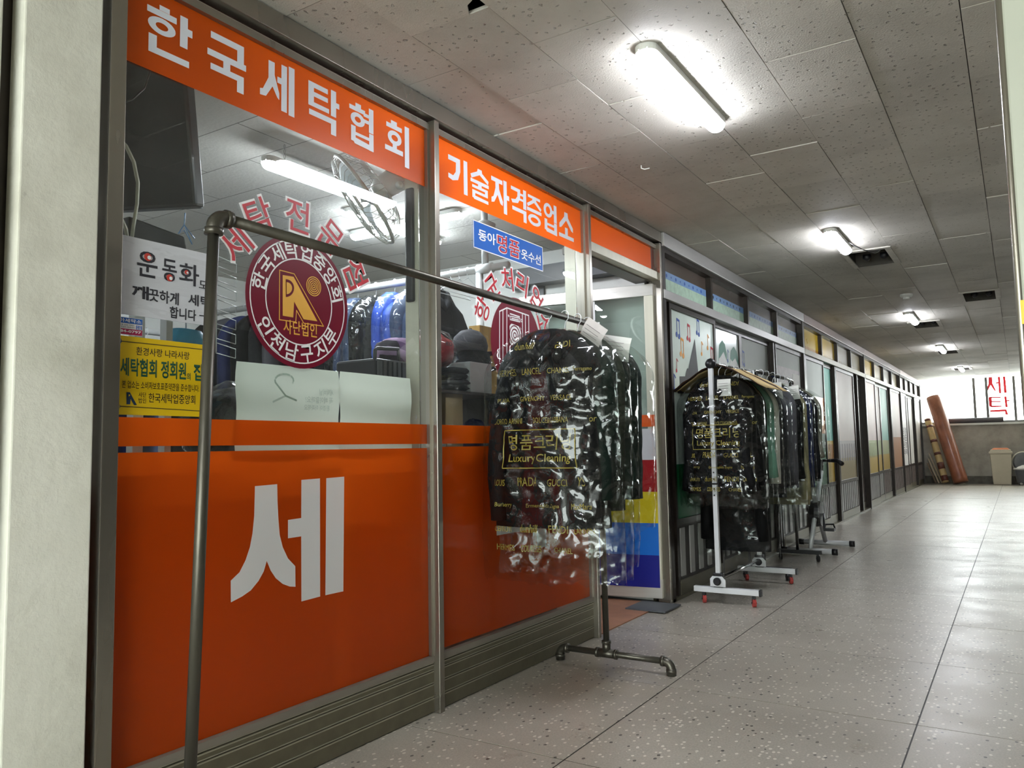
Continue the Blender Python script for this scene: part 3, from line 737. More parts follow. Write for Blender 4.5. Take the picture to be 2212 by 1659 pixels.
disc(m, *wp(520, 398), .006, X2, 12); m.build('line_drawing', WHT, lg2)
m = MB(); cc = wp(620, 720)
for r in (.062, .046, .030, .014): disc(m, cc[0], cc[1], r, X3, 28, r - .005)
m.build('drum_rings', MAROON, lg2)

def panel(name, label, cat, y0, y1, z0, z1, m_, x=X1, tilt=0.0):
    t = thing(name, label, cat, (x, (y0 + y1) / 2, z0))
    MB().box((x - .002, y0, z0), (x, y1, z1)).build('sheet', m_, t); return t
# yellow association notice
q, r = F(241, 722), F(238, 895); yq0, yq1, zq0, zq1 = q.y, F(450, 745).y, r.z, q.z
yn = panel('notice_sheet', 'yellow membership notice with dark green Korean lettering, low in the first window', 'notice', yq0, yq1, zq0, zq1, YEL)
def yp_(a, b): q = F(200 + a / 5.53, 640 + b / 5.53); return (q.y, q.z)
m = MB(); wf = lambda a, b: yp_(b, 700)[0] - yp_(a, 700)[0]
strip(m, [yp_(1400, 645), yp_(305, 532), yp_(287, 1310), yp_(1400, 1378)], .0018, X2)
for t, a, b, zt_, h, bd in (('환경사랑 나라사랑', 515, 1155, 700, .021, .004), ('본 업소는 소비자보호표준약관을 준수합니다.', 355, 1275, 1095, .020, .002), ('한국세탁업중앙회', 675, 1230, 1270, .025, .004), ('사단', 555, 645, 1205, .013, .002), ('법인', 555, 645, 1275, .013, .002)):
    put_text(m, t, (X2, yp_(a, 700)[0], yp_(a, zt_)[1]), YV, ZV, wf(a, b), h, bd)
m.build('lettering', INK, yn)
m = MB(); zz = yp_(330, 945)[1]
put_text(m, '세탁협회', (X2, yp_(330, 700)[0], zz), YV, ZV, wf(330, 765), .047, .022); put_text(m, '정회원', (X2, yp_(815, 700)[0], zz), YV, ZV, wf(815, 1115), .047, .022)
put_text(m, '의', (X2, yp_(1125, 700)[0], zz), YV, ZV, wf(1125, 1170), .02, .01); put_text(m, '집', (X2, yp_(1205, 700)[0], zz), YV, ZV, wf(1205, 1310), .047, .022)
m.build('heading', GREEN, yn)
m = MB()
for a, b in ((303, 532), (287, 1315)): disc(m, *yp_(a, b), .0085, X3, 20)
m.add([(X2, *yp_(*p)) for p in [(400, 1145), (440, 1145), (525, 1300), (490, 1300), (450, 1225), (445, 1290), (400, 1290)]], [tuple(range(7))])
m.build('emblem', NAVY, yn)
m = MB()
for ch, a, b in (('항', 303, 532), ('세', 287, 1315)): c = yp_(a, b); put_text(m, ch, (X4, c[0] - .006, c[1] - .006), YV, ZV, .012, .012, .01)
m.add([(X3, *yp_(*p)) for p in [(425, 1170), (445, 1180), (425, 1200)]], [(0, 1, 2)])
m.build('emblem_lettering', YEL, yn)
# phone number sticker
q, r = F(241, 681), F(307, 727); ys0, ys1, zs0, zs1 = q.y, r.y, r.z, q.z; hh = zs1 - zs0; ww = ys1 - ys0
ps = panel('phone_sticker', 'small blue, white and crimson sticker with the phone number 884-0797', 'sticker', ys0, ys1, zs0, zs1, WHT)
CRIM = mat('print_crimson', '#a51248', .45, var=.05)
sheet('blue_strip', BLUEP, ys0 + .001, ys1 - .001, zs0 + hh * .66, zs1 - .001, X2, ps); sheet('crimson_strip', CRIM, ys0 + .001, ys1 - .001, zs0 + .001, zs0 + hh * .34, X2, ps)
sheet('side_block', CRIM, ys0 + .002, ys0 + ww * .19, zs0 + hh * .38, zs0 + hh * .62, X2, ps); sheet('side_block', BLUEP, ys1 - ww * .22, ys1 - .002, zs0 + hh * .36, zs0 + hh * .6, X2, ps)
m = MB(); put_text(m, '동아세탁소', (X3, ys0 + .004, zs0 + hh * .71), YV, ZV, ww * .9, hh * .22, .016); put_text(m, '884-0797', (X3, ys0 + ww * .15, zs0 + hh * .12), YV, ZV, ww * .8, hh * .16, .03)
for t, a, b in (('수거', .03, .5), ('배달', .03, .39), ('수선', .79, .49), ('일절', .79, .38)): put_text(m, t, (X3, ys0 + ww * a, zs0 + hh * b), YV, ZV, ww * .15, hh * .1, .01)
m.build('lettering', WHT, ps)
m = MB(); put_text(m, '양복·침장·카페트', (X3, ys0 + ww * .23, zs0 + hh * .51), YV, ZV, ww * .5, hh * .09, .004); put_text(m, '가죽일절 운동화세탁', (X3, ys0 + ww * .23, zs0 + hh * .39), YV, ZV, ww * .5, hh * .09, .004); m.build('small_print', INK, ps)
# hand-lettered paper
q, r = F(252, 504), F(249, 676); yw0, yw1, zw0, zw1 = q.y, F(452, 545).y, r.z, q.z
PAPER = mat('taped_paper', '#c9cbd0', .28, 0, .06, 3, coat=.5, coat_rough=.12, stretch=(1, 1, 5), bump=.12, bscale=14)
hp = panel('paper_sign', 'white taped paper hand-lettered in black brush with red circles', 'paper sign', yw0, yw1, zw0, zw1, PAPER)
def hp_(a, b): q = F(200 + a / 3.95, 400 + b / 3.95); return (q.y, q.z)
m = MB(); w2 = lambda a, b: hp_(b, 800)[0] - hp_(a, 800)[0]
for t, a, b, zt_, h, bd in (('운', 375, 550, 770, .068, .012), ('동', 590, 715, 810, .06, .012), ('화', 735, 905, 840, .06, .014), ('도', 905, 985, 865, .022, .012), ('깨', 335, 480, 950, .036, .03), ('끗하게', 480, 735, 975, .034, .02), ('세탁', 815, 1010, 1010, .032, .02), ('합니다', 660, 885, 1120, .032, .02)):
    put_text(m, t, (X2, hp_(a, 800)[0], hp_(a, zt_)[1] - (0 if h > .05 else .004)), YV, ZV, w2(a, b), h, bd)
strip(m, [hp_(910, 1112), hp_(990, 1122)], .003, X2); m.build('brush_lettering', INK, hp)
DOTS = []
for a, b, zt_, h, fx, fz, r in ((375, 550, 770, .068, .5, .79, .0105), (590, 715, 810, .06, .5, .16, .0095), (735, 905, 840, .06, .36, .58, .006)):
    DOTS.append((hp_(a, 800)[0] + w2(a, b) * fx, hp_(a, zt_)[1] + h * fz, r))
for a, b, r in DOTS:
    m = MB(); disc(m, a, b, r, X3, 20); m.build('red_dot', mat('marker_red', '#c2341f', .5), hp)
for a, b, r in DOTS:
    m = MB(); disc(m, a + r * .35, b - r * .1, r * .52, X4, 16); m.build('white_dot', WHT, hp)
# blue mending sign
a, b = F(1022, 475), F(1172, 586); bs = panel('mending_sign', 'blue strip sign with white and red Korean letters below the second orange film', 'sign', a.y, b.y, b.z, a.z, BLUEP)
yb0, yb1, zb_0, zb_1 = a.y, b.y, b.z, a.z; hb = zb_1 - zb_0; wb = yb1 - yb0
m = MB()
put_text(m, '동아', (X2, yb0 + wb * .06, zb_0 + hb * .34), YV, ZV, wb * .23, hb * .42, .02); put_text(m, '옷수선', (X2, yb0 + wb * .66, zb_0 + hb * .2), YV, ZV, wb * .31, hb * .42, .016)
put_text(m, '명품', (X2, yb0 + wb * .305, zb_0 + hb * .13), YV, ZV, wb * .34, hb * .74, .03); m.build('lettering', WHT, bs)
m = MB(); put_text(m, '명품', (X3, yb0 + wb * .315, zb_0 + hb * .16), YV, ZV, wb * .32, hb * .68, .006); m.build('red_lettering', REDV, bs)
m = MB(); strip(m, [(yb0, zb_0), (yb1, zb_0), (yb1, zb_1), (yb0, zb_1)], .004, X2, True); m.build('edge_line', WHT, bs)
# two translucent sheets taped inside the first window
PAP = mat('pale_green_sheet', '#eff4e4', .5, 0, .12, 1.6, stretch=(1, .25, 3.2), trans=.5)
XI = XF - .008
qa, qb, qc = F(511, 780, XI), F(734, 804, XI), F(888, 820, XI)
for (y0, y1, lab) in ((qa.y, qb.y - .001, 'pale greenish taped sheet under the maroon sticker, faint reversed hanger print'), (qb.y + .001, qc.y, 'pale greenish taped sheet next to the window post, blank')):
    t = thing('taped_sheet', lab, 'paper', (XI, (y0 + y1) / 2, .96), group='pale sheets taped inside the window')
    n = 14; m = MB()
    m.grid(lambda i, j: Vector((XI - .002 - .004 * math.sin(j * 1.1 + i * .3), y0 + (y1 - y0) * i / (n - 1), .965 + (qa.z - .965) * j / 9)), n, 10); m.build('sheet', PAP, t, smooth=True)
    if y0 == qa.y:
        FNT = mat('faint_print', '#93a596', .6); m = MB(); xx = XI + .004
        cyh, czh = y0 + .115 * 1, .965
        hang = [(F(640 + 20 * math.cos(t_) - 26, 822 - 14 * math.sin(t_), xx).y, F(640 + 20 * math.cos(t_) - 26, 822 - 14 * math.sin(t_), xx).z) for t_ in [-.4 + i * .35 for i in range(12)]]
        strip(m, hang + [(F(617, 855, xx).y, F(617, 855, xx).z)], .006, xx); strip(m, [(F(590, 868, xx).y, F(590, 868, xx).z), (F(617, 855, xx).y, F(617, 855, xx).z), (F(640, 865, xx).y, F(640, 865, xx).z)], .006, xx)
        m.build('hanger_print', FNT, t); m = MB()
        for t_, px, py, w_, h_ in (('세탁비닐', 720, 856, .062, .022), ('꼭 빼야할까요?', 719, 873, .12, .022), ('환경이 아파해요', 712, 888, .11, .018)):
            c = F(px, py, xx); put_text(m, t_, (xx, c.y, c.z), Vector((0, -1, 0)), ZV, w_, h_, .01)
        m.build('reversed_print', FNT, t)

# ================================================================== glass door, standing open into the shop
hx, hy = -.035, yD1 - .01; th = math.radians(187.5)     # leaf direction, nearly straight into the shop
dl = Vector((math.cos(th), math.sin(th), 0)); dn = Vector((dl.y, -dl.x, 0))
if dn.y > 0: dn = -dn                                    # face towards the corridor viewpoint
DW, DZ0, DZ1 = .93, .032, tz0 - .075
door = thing('door_1', 'glass shop door standing open, striped white, red, yellow and blue', 'door', (hx, hy, 0), kind='structure')
def dbox(name, u0, u1, z0, z1, m_, t=.02, par=None, off=0.0, bevel=.002):
    c = Vector((hx, hy, 0)) + dl * ((u0 + u1) / 2) + dn * off; c.z = (z0 + z1) / 2
    return MB().obox(c, dl * ((u1 - u0) / 2), dn * t, Vector((0, 0, (z1 - z0) / 2))).build(name, m_, par or door, bevel=bevel)
dbox('top_rail', 0, DW, DZ1 - .075, DZ1, STEEL); dbox('bottom_rail', 0, DW, DZ0, DZ0 + .115, STEEL)
dbox('stile', 0, .06, DZ0 + .115, DZ1 - .075, CREAM); dbox('stile', DW - .06, DW, DZ0 + .115, DZ1 - .075, CREAM)
dbox('pane', .06, DW - .06, DZ0 + .115, DZ1 - .075, GLASS, .003, bevel=0)
# film stripes: heights read along the hinge edge
def dz(py): return PX(1440, py, hx).z
for nm, a, b, cl in (('orange_band', 897, 922, '#e4601f'), ('white_stripe', 926, 992, '#d8d6da'), ('red_stripe', 992, 1060, '#a31a22'), ('yellow_stripe', 1060, 1127, '#ddc81c'), ('light_blue_stripe', 1127, 1196, '#0d6fd0'), ('dark_blue_stripe', 1196, 1266, '#101a86')):
    dbox(nm, .012, DW - .02, dz(b), dz(a), film(nm + '_film', cl, .15), .0008, off=.0225, bevel=0)
dbox('worn_label', .10, .20, dz(920), dz(899), mat('worn_label_pink', '#d9a79b', .6, var=.2, nscale=60), .0008, off=.0245, bevel=0)
dbox('worn_label', .21, .33, dz(920), dz(899), mat('worn_label_blue', '#c9cbe0', .6, var=.25, nscale=50), .0008, off=.0245, bevel=0)
m = MB(); c = Vector((hx, hy, dz(912))) + dl * .32 + dn * .027; put_text(m, '안내', c, -dl, ZV, .08, .022, .012); m.build('label_lettering', BLUEP, door)
# part of a red letter on the door glass
m = MB(); c = Vector((hx, hy, 0)) + dn * .006
def dp(u, z): return Vector((hx, hy, z)) + dl * u + dn * .007
za_, zb2_ = F(1290, 662, -.5).z, F(1290, 718, -.5).z
for w_, mm, nm, o in ((.0, REDV, 'letter', .002), (.018, WHT, 'letter_outline', .0)):
    m = MB(); A = lambda u0, u1, z0, z1: m.add([dp(u0 + w_, z0 - w_) + dn * o, dp(u1 - w_, z0 - w_) + dn * o, dp(u1 - w_, z1 + w_) + dn * o, dp(u0 + w_, z1 + w_) + dn * o], [(0, 1, 2, 3)])
    A(.47, .41, za_ - .19, za_); A(.56, .51, za_ - .12, za_ - .03); A(.49, .38, za_ - .21, za_ - .16); A(.56, .51, za_ - .19, za_ - .14)
    m.build(nm, mm, door)
# doormat boards in the doorway
tag(recentre(MB().box((-1.6, yB1 + .02, .0), (-.015, yD1 - .02, .006)).build('door_mat', mat('pink_brown_board', '#a6775c', .6, 0, .15, 9, bump=.1, bscale=40))), 'pinkish brown worn floor board inside the laundry doorway', 'mat')
tag(recentre(MB().box((-.16, 4.40, .006), (.09, 4.655, .014)).build('rubber_mat', mat('grey_rubber', '#55585c', .5, 0, .1))), 'small dark grey rubber mat under the open door corner', 'mat')
# side wall between the laundry and the music room
tag(MB().box((-3.3, yD1 + .06, 0), (-.125, yD1 + .16, ZC + .1)).build('wall_divider', WHITEW), 'white dividing wall at the far side of the laundry', 'wall', kind='structure')
# ================================================================== the dark-framed shop fronts further along
BRN_DULL = mat('dull_brown_glass', '#4b4038', .3, 0, .12, 4, coat=.6)
GRN_STRIP = mat('pale_green_strip', '#a9c4ae', .45, 0, .15, 25)
BLU_STRIP = mat('blue_dotted_strip', '#6f92bd', .45, 0, .06)
SILV = mat('silver_trim', '#aeadaa', .4, .4, .14, 7, stretch=(1, .2, 1))
FROST = mat('frosted_pale_green', '#d3e2d8', .22, 0, .06, 3, coat=.3, coat_rough=.06)
FROST2 = mat('frosted_grey', '#a3aaa2', .5, 0, .08, 3, spec=.3)
FROSTW = mat('frosted_white', '#d6d3cd', .5, 0, .06, 3, spec=.3)
TEAL = mat('teal_film', '#7fbfae', .5, 0, .06, 3, spec=.3)
FPINK = mat('frosted_rose', '#c9bab2', .5, 0, .06, 3, spec=.3)
YELT = mat('yellow_transom_film', '#c6a51f', .3, 0, .06, 3, coat=.5); DULLY = mat('dull_ochre_film', '#a08f5c', .35, 0, .08, 3, coat=.5)
OCHRE = mat('ochre_film', '#c2a227', .4, 0, .05, 3, coat=.3); GREYLV = mat('grey_lavender_film', '#9f9698', .4, 0, .05, 3, coat=.3)
ORNP = mat('orange_poster', '#d07c46', .45, 0, .10, 6, coat=.3); LIME = mat('lime_film', '#a9b77c', .4, 0, .05, coat=.3); TANF = mat('tan_film', '#b98257', .4, 0, .08, coat=.3)
GREENP = mat('deep_green_panel', '#0f5a34', .4, 0, .1); SLATL = mat('slat_light', '#9b9a96', .45, .2, .12, 6); SLATD = mat('slat_groove_dark', '#241e1b', .5, .2, .2)
ZR0, ZR1 = F(1448, 652, 0).z, F(1448, 633, 0).z       # rail under the transoms
ZM = F(1472, 1122, -.02).z                            # rail above the slats
def rail_y(px): return PX(px, 850, 0).y
def shop_bay(label, y0, y1, posts, panels, transoms, hdr, railm, glassy):
    t = thing('shop_front', label, 'shop front', (0, (y0 + y1) / 2, 0), group='dark framed shop fronts along the corridor')
    MB().box((-.09, y0, 2.245), (.03, y1, ZC - .003)).build('header', hdr, t, bevel=.004)
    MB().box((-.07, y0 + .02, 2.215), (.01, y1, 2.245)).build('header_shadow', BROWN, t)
    MB().box((-.09, y0, ZR0), (.022, y1, ZR1)).build('rail', railm, t, bevel=.003)
    MB().box((-.12, y0, 0), (.012, y1, .02)).build('track', ALU_D, t)
    MB().box((-.1, y0, 0), (.012, y0 + .05, ZC - .003)).build('post', BROWN, t); MB().box((-.1, y1 - .05, 0), (.02, y1, ZC - .003)).build('post', BROWN, t)
    n = len(transoms); w = (y1 - y0 - .1) / n
    for i, tr in enumerate(transoms):
        a = y0 + .05 + w * i; b = a + w
        if i: MB().box((-.06, a - .02, ZR1), (.0, a + .02, 2.24)).build('mullion', BROWN, t)
        pn = MB().box((-.045, a + .012, ZR1), (-.04, b - .012, 2.235)).build('transom_pane', tr[0], t)
        if tr[1] == 'dots':
            MB().box((-.039, a + .02, ZR1 + .002), (-.038, b - .02, ZR1 + .105)).build('green_strip', GRN_STRIP, pn)
            MB().box((-.039, a + .02, ZR1 + .105), (-.038, b - .02, ZR1 + .155)).build('blue_strip', BLU_STRIP, pn)
            m = MB(); k = 0; yy = a + .06
            while yy < b - .05:
                disc(m, yy, ZR1 + .128, .013 if k % 2 else .008, -.037, 10); yy += .085; k += 1
            m.build('dots', NAVY if i % 2 else mat('dot_blue', '#1c4fa0', .5), pn, kind='stuff')
        elif tr[1]:
            m = MB(); yy = a + .05
            while yy < b - .05:
                m.add([(-.0385, yy, ZR1 + .004), (-.0385, yy + .035, ZR1 + .004), (-.0385, yy + .03, ZR1 + .06), (-.0385, yy + .005, ZR1 + .06)], [(0, 1, 2, 3)]); yy += .07
            m.build('picket_print', mat('picket_' + tr[1], {'red': '#7c2c22', 'pale': '#cfc39a'}[tr[1]], .5), pn, kind='stuff')
    for p in posts: MB().box((-.1, p - .02, .02), (.0, p + .02, ZR0)).build('post', BROWN, t)
    for (a, b, xo, bands, extra) in panels:
        x = xo; pan = None
        d = MB(); s = .035
        d.box((x - .03, a, .02), (x, a + s, ZR0)).box((x - .03, b - s, .02), (x, b, ZR0)).box((x - .03, a + s, ZR0 - .04), (x, b - s, ZR0)).box((x - .03, a + s, ZM - .03), (x, b - s, ZM + .01))
        pan = d.build('door_panel', BROWN, t)
        MB().box((x - .03, a + s, .02), (x + .002, b - s, .11)).build('bottom_rail', railm if railm is not SILV else ALU_D, pan)
        for z0, z1, mm in bands:
            MB().box((x - .018, a + s, ZM + .01 + z0 * (ZR0 - .05 - ZM)), (x - .012, b - s, ZM + .01 + z1 * (ZR0 - .05 - ZM))).build('pane', mm, pan)
        MB().box((x - .02, a + s, .11), (x - .014, b - s, ZM - .03)).build('wainscot', SLATD, pan)
        m = MB(); nsl = extra.get('slats', 8); ws = (b - a - 2 * s) / nsl
        for k in range(nsl):
            yy = a + s + ws * (k + .5)
            if nsl <= 5: MB().box((x - .014, yy - ws * .22, .13), (x - .006, yy + ws * .22, ZM - .05)).build('slat', SLATL, pan)
            else: m.box((x - .014, yy - ws * .26, .12), (x - .004, yy + ws * .26, ZM - .035))
        if m.v: m.build('slat_set', SLATL if extra.get('light', 1) else mat('slat_taupe', '#6b605b', .5, .2, .15), pan, kind='stuff')
        if 'fn' in extra: extra['fn'](pan, x - .0115, a + s, b - s, ZM + .01, ZR0 - .04)
    return t
full = lambda mm: [(0, 1, mm)]
# ---- music room
def note(m, y, z, h, x, double=True):
    w = h * .42
    strip(m, [(y - w / 2, z - h / 2), (y - w / 2, z + h / 2)], h * .09, x)
    m_ = [(y - w / 2 - h * .09, z - h / 2)]
    if double:
        strip(m, [(y + w / 2, z - h * .58), (y + w / 2, z + h * .42)], h * .09, x + 1e-4); strip(m, [(y - w / 2, z + h * .46), (y + w / 2, z + h * .38)], h * .15, x + 2e-4); m_.append((y + w / 2 - h * .09, z - h * .58))
    else: strip(m, [(y - w / 2, z + h / 2), (y + w * .2, z + h * .28)], h * .1, x + 2e-4)
    for k, (a, b) in enumerate(m_): disc(m, a, b, h * .17, x + 3e-4 + k * 1e-4, 14)
NB, NR, NO = mat('note_blue', '#24479a', .5), mat('note_red', '#b83240', .5), mat('note_orange', '#d9902f', .5)
def place_notes(pan, x, lst):
    for px, py, h, c, dbl in lst:
        q = PX(px, py, x + .001); m = MB(); note(m, q.y, q.z, h, x + .001, dbl); m.build('note', c, pan)
def music_a(pan, x, a, b, z0, z1):
    place_notes(pan, x, [(1465, 706, .11, NB, 1), (1488, 716, .10, NR, 1), (1508, 705, .10, NB, 1), (1474, 748, .11, NO, 1), (1518, 752, .09, NO, 0), (1531, 738, .1, NO, 0), (1538, 766, .11, NR, 1), (1464, 788, .08, NR, 0), (1459, 825, .1, NB, 0)])
    # dark keyboard instrument silhouette
    m = MB(); pts = [(1501, 732), (1509, 810), (1512, 850), (1464, 850), (1463, 838), (1469, 834), (1468, 813), (1480, 813), (1484, 796), (1487, 796)]
    m.add([PX(*p, x + .0012) for p in pts], [tuple(range(len(pts)))]); m.build('piano_print', mat('print_charcoal', '#2c2c30', .5), pan)
def music_b(pan, x, a, b, z0, z1):
    place_notes(pan, x, [(1574, 768, .09, NB, 0), (1598, 755, .1, NO, 1), (1606, 772, .11, NB, 1)])
    for off in (0, 25):
        m = MB(); pts = [(1553 + off, 775), (1554 + off, 745 + off * .5), (1560 + off, 735 + off * .55), (1566 + off, 744 + off * .6), (1570 + off, 765 + off * .55), (1570 + off, 780 + off * .4), (1563 + off, 760 + off * .55), (1557 + off, 770 + off * .45)]
        m.add([PX(*p, x + .001) for p in pts], [tuple(range(len(pts)))]); m.build('tree_print', mat('print_tree_green', '#4b7f6c', .5), pan)
        m = MB(); pts = [(1553 + off, 775), (1558 + off, 766 + off * .5), (1563 + off, 758 + off * .5), (1570 + off, 780 + off * .4), (1572 + off, 830), (1550 + off, 830)]
        m.add([PX(*p, x + .0006) for p in pts], [tuple(range(len(pts)))]); m.build('face_print', mat('print_pale', '#cdcfca', .5), pan)
def low_green(pan, x, a, b, z0, z1):
    MB().box((x - .001, a, z0), (x + .001, b, z0 + .35)).build('green_lower_panel', GREENP, pan)
ga = lambda *A: (music_a(*A), low_green(*A)); gb = lambda *A: (music_b(*A), low_green(*A))
def notice_d(pan, x, a, b, z0, z1):
    MB().box((x - .001, a + .04, z0 + .3), (x + .001, b - .05, z1 - .16)).build('paper', mat('mauve_paper', '#b7aeb0', .5), pan)
    m = MB()
    for k in range(4): m.box((x + .001, b - .30 + k * .055, z1 - .75), (x + .002, b - .275 + k * .055, z1 - .42))
    m.build('dark_strips', BLACK, pan, kind='stuff')
    MB().box((x - .001, b - .36, z1 - .36), (x + .002, b - .06, z1 - .2)).build('plastic_sleeve', FROSTW, pan)
s2y0, s2y1 = yD1 + .035, rail_y(1738)
e = [rail_y(p) for p in (1452, 1551, 1613, 1678, 1735)]
shop_bay('dark-framed music room front with note and piano prints beside the laundry', s2y0, s2y1, [e[3] - .04], [
    (e[0], e[1], -.0, full(FROST), {'slats': 5, 'fn': ga}), (e[1], e[2], -.035, full(FROST), {'slats': 5, 'fn': gb}),
    (e[2], e[3] - .06, -.035, full(FROST2), {'slats': 5}), (e[3] + .02, e[4], -.0, full(FROST2), {'slats': 5, 'fn': notice_d})],
    [(BRN_DULL, 'dots')] * 4, SILV, SILV, 1)
# ---- yellow-transom shops
def poster(pan, x, a, b, z0, z1):
    MB().box((x - .001, a, z0 + (z1 - z0) * .42), (x + .001, b, z0 + (z1 - z0) * .72)).build('poster', ORNP, pan)
def pickets(c):
    def fn(pan, x, a, b, z0, z1):
        m = MB(); n = 7; w = (b - a) / n
        for k in range(n): m.box((x - .001, a + w * (k + .25), z0 + (z1 - z0) * .17), (x + .001, a + w * (k + .7), z0 + (z1 - z0) * .33))
        m.build('fence_print', c, pan, kind='stuff')
    return fn
BRK = mat('print_brick_red', '#8d4a2b', .5); LG = mat('print_lines_grey', '#847e80', .5); LO = mat('print_lines_olive', '#8f9a68', .5)
grass = [(0, .17, OCHRE), (.17, .34, YELT), (.34, 1, TEAL)]
e = [rail_y(p) for p in (1743, 1782, 1806, 1845, 1866)]
s3 = shop_bay('shop front with bright yellow transoms and an orange poster on its first door', s2y1 + .01, e[4] + .08, [e[2], e[3] + .3], [
    (e[0], e[1], 0, [(0, .3, GREENP), (.3, 1, FROST2)], {'slats': 9, 'fn': poster}), (e[1], e[2] - .05, -.035, [(0, .17, OCHRE), (.17, .36, OCHRE), (.36, 1, TEAL)], {'slats': 8, 'fn': pickets(BRK)}),
    (e[2] + .04, e[3], 0, [(0, .2, DULLY), (.2, .36, GREYLV), (.36, 1, FPINK)], {'slats': 9, 'fn': pickets(LG)}), (e[3] + .35, e[4] + .03, -.05, full(BRN_DULL), {'slats': 6, 'light': 0})],  # last panel: brown pane stands in for the darkness of an open doorway
    [(YELT, 'red'), (YELT, 'pale'), (DULLY, 'pale'), (DULLY, 'pale')], mat('rose_grey_header', '#8d7f7a', .4, .3, .15, 5, stretch=(1, .3, 1)), ALU_D, 1)
y3 = e[4] + .09
e = [rail_y(p) for p in (1870, 1891, 1905, 1923, 1943)]
s4 = shop_bay('shop front with yellow transoms and three narrow pale doors past the dark doorway', y3, e[4] + .05, [e[3]], [
    (e[0], e[1], 0, [(0, .19, OCHRE), (.19, .36, LIME), (.36, 1, FPINK)], {'slats': 9, 'fn': pickets(LO)}), (e[1], e[2], -.035, [(0, .19, OCHRE), (.19, .36, LIME), (.36, 1, FPINK)], {'slats': 8}),
    (e[2], e[3] - .1, -.035, [(0, .19, OCHRE), (.19, .36, LIME), (.36, 1, TEAL)], {'slats': 8, 'light': 0}), (e[3] + .04, e[4], 0, [(0, .4, TANF), (.4, 1, FPINK)], {'slats': 8, 'light': 0})],
    [(YELT, 'pale'), (YELT, 'pale'), (DULLY, ''), (DULLY, '')], MATS['rose_grey_header'], ALU_D, 1)
y4 = e[4] + .06
e = [rail_y(p) for p in (1945, 1956, 1964, 1974, 1988)]; e[4] = YE - .12
def scrawl(pan, x, a, b, z0, z1):
    m = MB(); w = (b - a) * .34
    for k, tx in enumerate(('임대문의', '점포정리')):
        for i, ch in enumerate(tx): put_text(m, ch, (x + .001, a + .08 + k * (b - a) * .45, z0 + .62 - .14 * i), YV, ZV, w, .12, .012)
    m.build('lettering', INK, pan)
s5 = shop_bay('last shop front by the end window, white doors with black vertical lettering', y4, YE - .02, [e[3]], [
    (e[0], e[1], 0, full(FROSTW), {'slats': 6, 'light': 0, 'fn': scrawl}), (e[1], e[2], -.035, full(FROSTW), {'slats': 6, 'light': 0}), (e[2], e[3] - .1, -.035, full(FROSTW), {'slats': 6, 'light': 0}), (e[3] + .05, e[4], 0, full(FROSTW), {'slats': 6, 'light': 0})],
    [(FROSTW, ''), (FROSTW, ''), (FROSTW, ''), (FROSTW, '')], mat('pale_header', '#c9bdb8', .45, .2), ALU_D, 1)
# dark rooms behind those fronts
rb = thing('wall_shop_rooms', 'dark partition behind the closed shop doors', 'wall', (-.4, 12, 0), kind='structure')
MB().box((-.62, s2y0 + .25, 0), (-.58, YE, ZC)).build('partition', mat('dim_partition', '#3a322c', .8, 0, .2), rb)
# ================================================================== iron pipe clothes rack in front of the window
PIPE = mat('raw_iron_pipe', '#57544c', .38, .75, .25, 9, bump=.08, bscale=60, stretch=(1, 1, .3))
XR = .271
pr = thing('pipe_rack', 'clothes rail built from iron water pipe in front of the orange window', 'clothes rack', (XR, 2.2, 0))
nt, ft_ = PX(462, 466, XR), PX(1287, 704, XR); nb = PX(413, 1659, XR); d_ = (nt - nb) / (nt.z - nb.z)
n0 = nb - d_ * nb.z; f0 = Vector((XR, PX(1311, 1425, XR).y, 0)); zr = (nt.z + ft_.z) / 2
nt = Vector((XR, nt.y, nt.z)); ft_ = Vector((XR, ft_.y, ft_.z)); RP = .0138; FH = .062
def elbow(m, c, a, b, r=.0195, L=.038):
    """pipe elbow joining directions a and b at corner c"""
    a, b = Vector(a).normalized(), Vector(b).normalized(); c = Vector(c)
    pts = [c + a * L * ((1 - t) ** 2) + b * L * (t ** 2) for t in [i / 8 for i in range(9)]]
    m.tube(pts, r, 14)
    for d in (a, b): m.tube([c + d * (L - .008), c + d * (L + .008)], r * 1.14, 14)
m = MB(); m.tube([nt + Vector((0, .03, 0)), ft_ - Vector((0, .03, 0))], RP, 16); m.build('top_rail', PIPE, pr, smooth=True)
for top, bot, s in ((nt, n0, 1), (ft_, f0, -1)):
    MB().tube([top - Vector((0, 0, .03)), Vector((bot.x, bot.y, FH + .02))], RP, 16).build('upright', PIPE, pr, smooth=True)
    m = MB(); elbow(m, top, (0, s, 0), (0, 0, -1)); m.build('elbow_joint', PIPE, pr, smooth=True)
    x0, x1 = .035, .572; c = Vector((bot.x, bot.y, FH))
    MB().tube([(x0 + .02, c.y, FH - .006), (x1 - .02, c.y, FH - .006)], RP, 14).build('foot_pipe', PIPE, pr, smooth=True)
    m = MB(); m.tube([c + Vector((-.045, 0, -.006)), c + Vector((.045, 0, -.006))], .0195, 14); m.tube([c, c + Vector((0, 0, .045))], .0185, 14)
    for q in (-.045, .045): m.tube([c + Vector((q - .006, 0, -.006)), c + Vector((q + .006, 0, -.006))], .022, 14)
    m.tube([c + Vector((0, 0, .038)), c + Vector((0, 0, .05))], .0215, 14); m.build('tee_joint', PIPE, pr, smooth=True)
    for x, s2 in ((x0, 1), (x1, -1)):
        m = MB(); cc = Vector((x, c.y, FH - .006)); elbow(m, cc, (s2, 0, 0), (0, 0, -1), .0195, .036); m.tube([(x, c.y, .001), (x, c.y, .03)], .021, 14); m.build('foot_elbow', PIPE, pr, smooth=True)

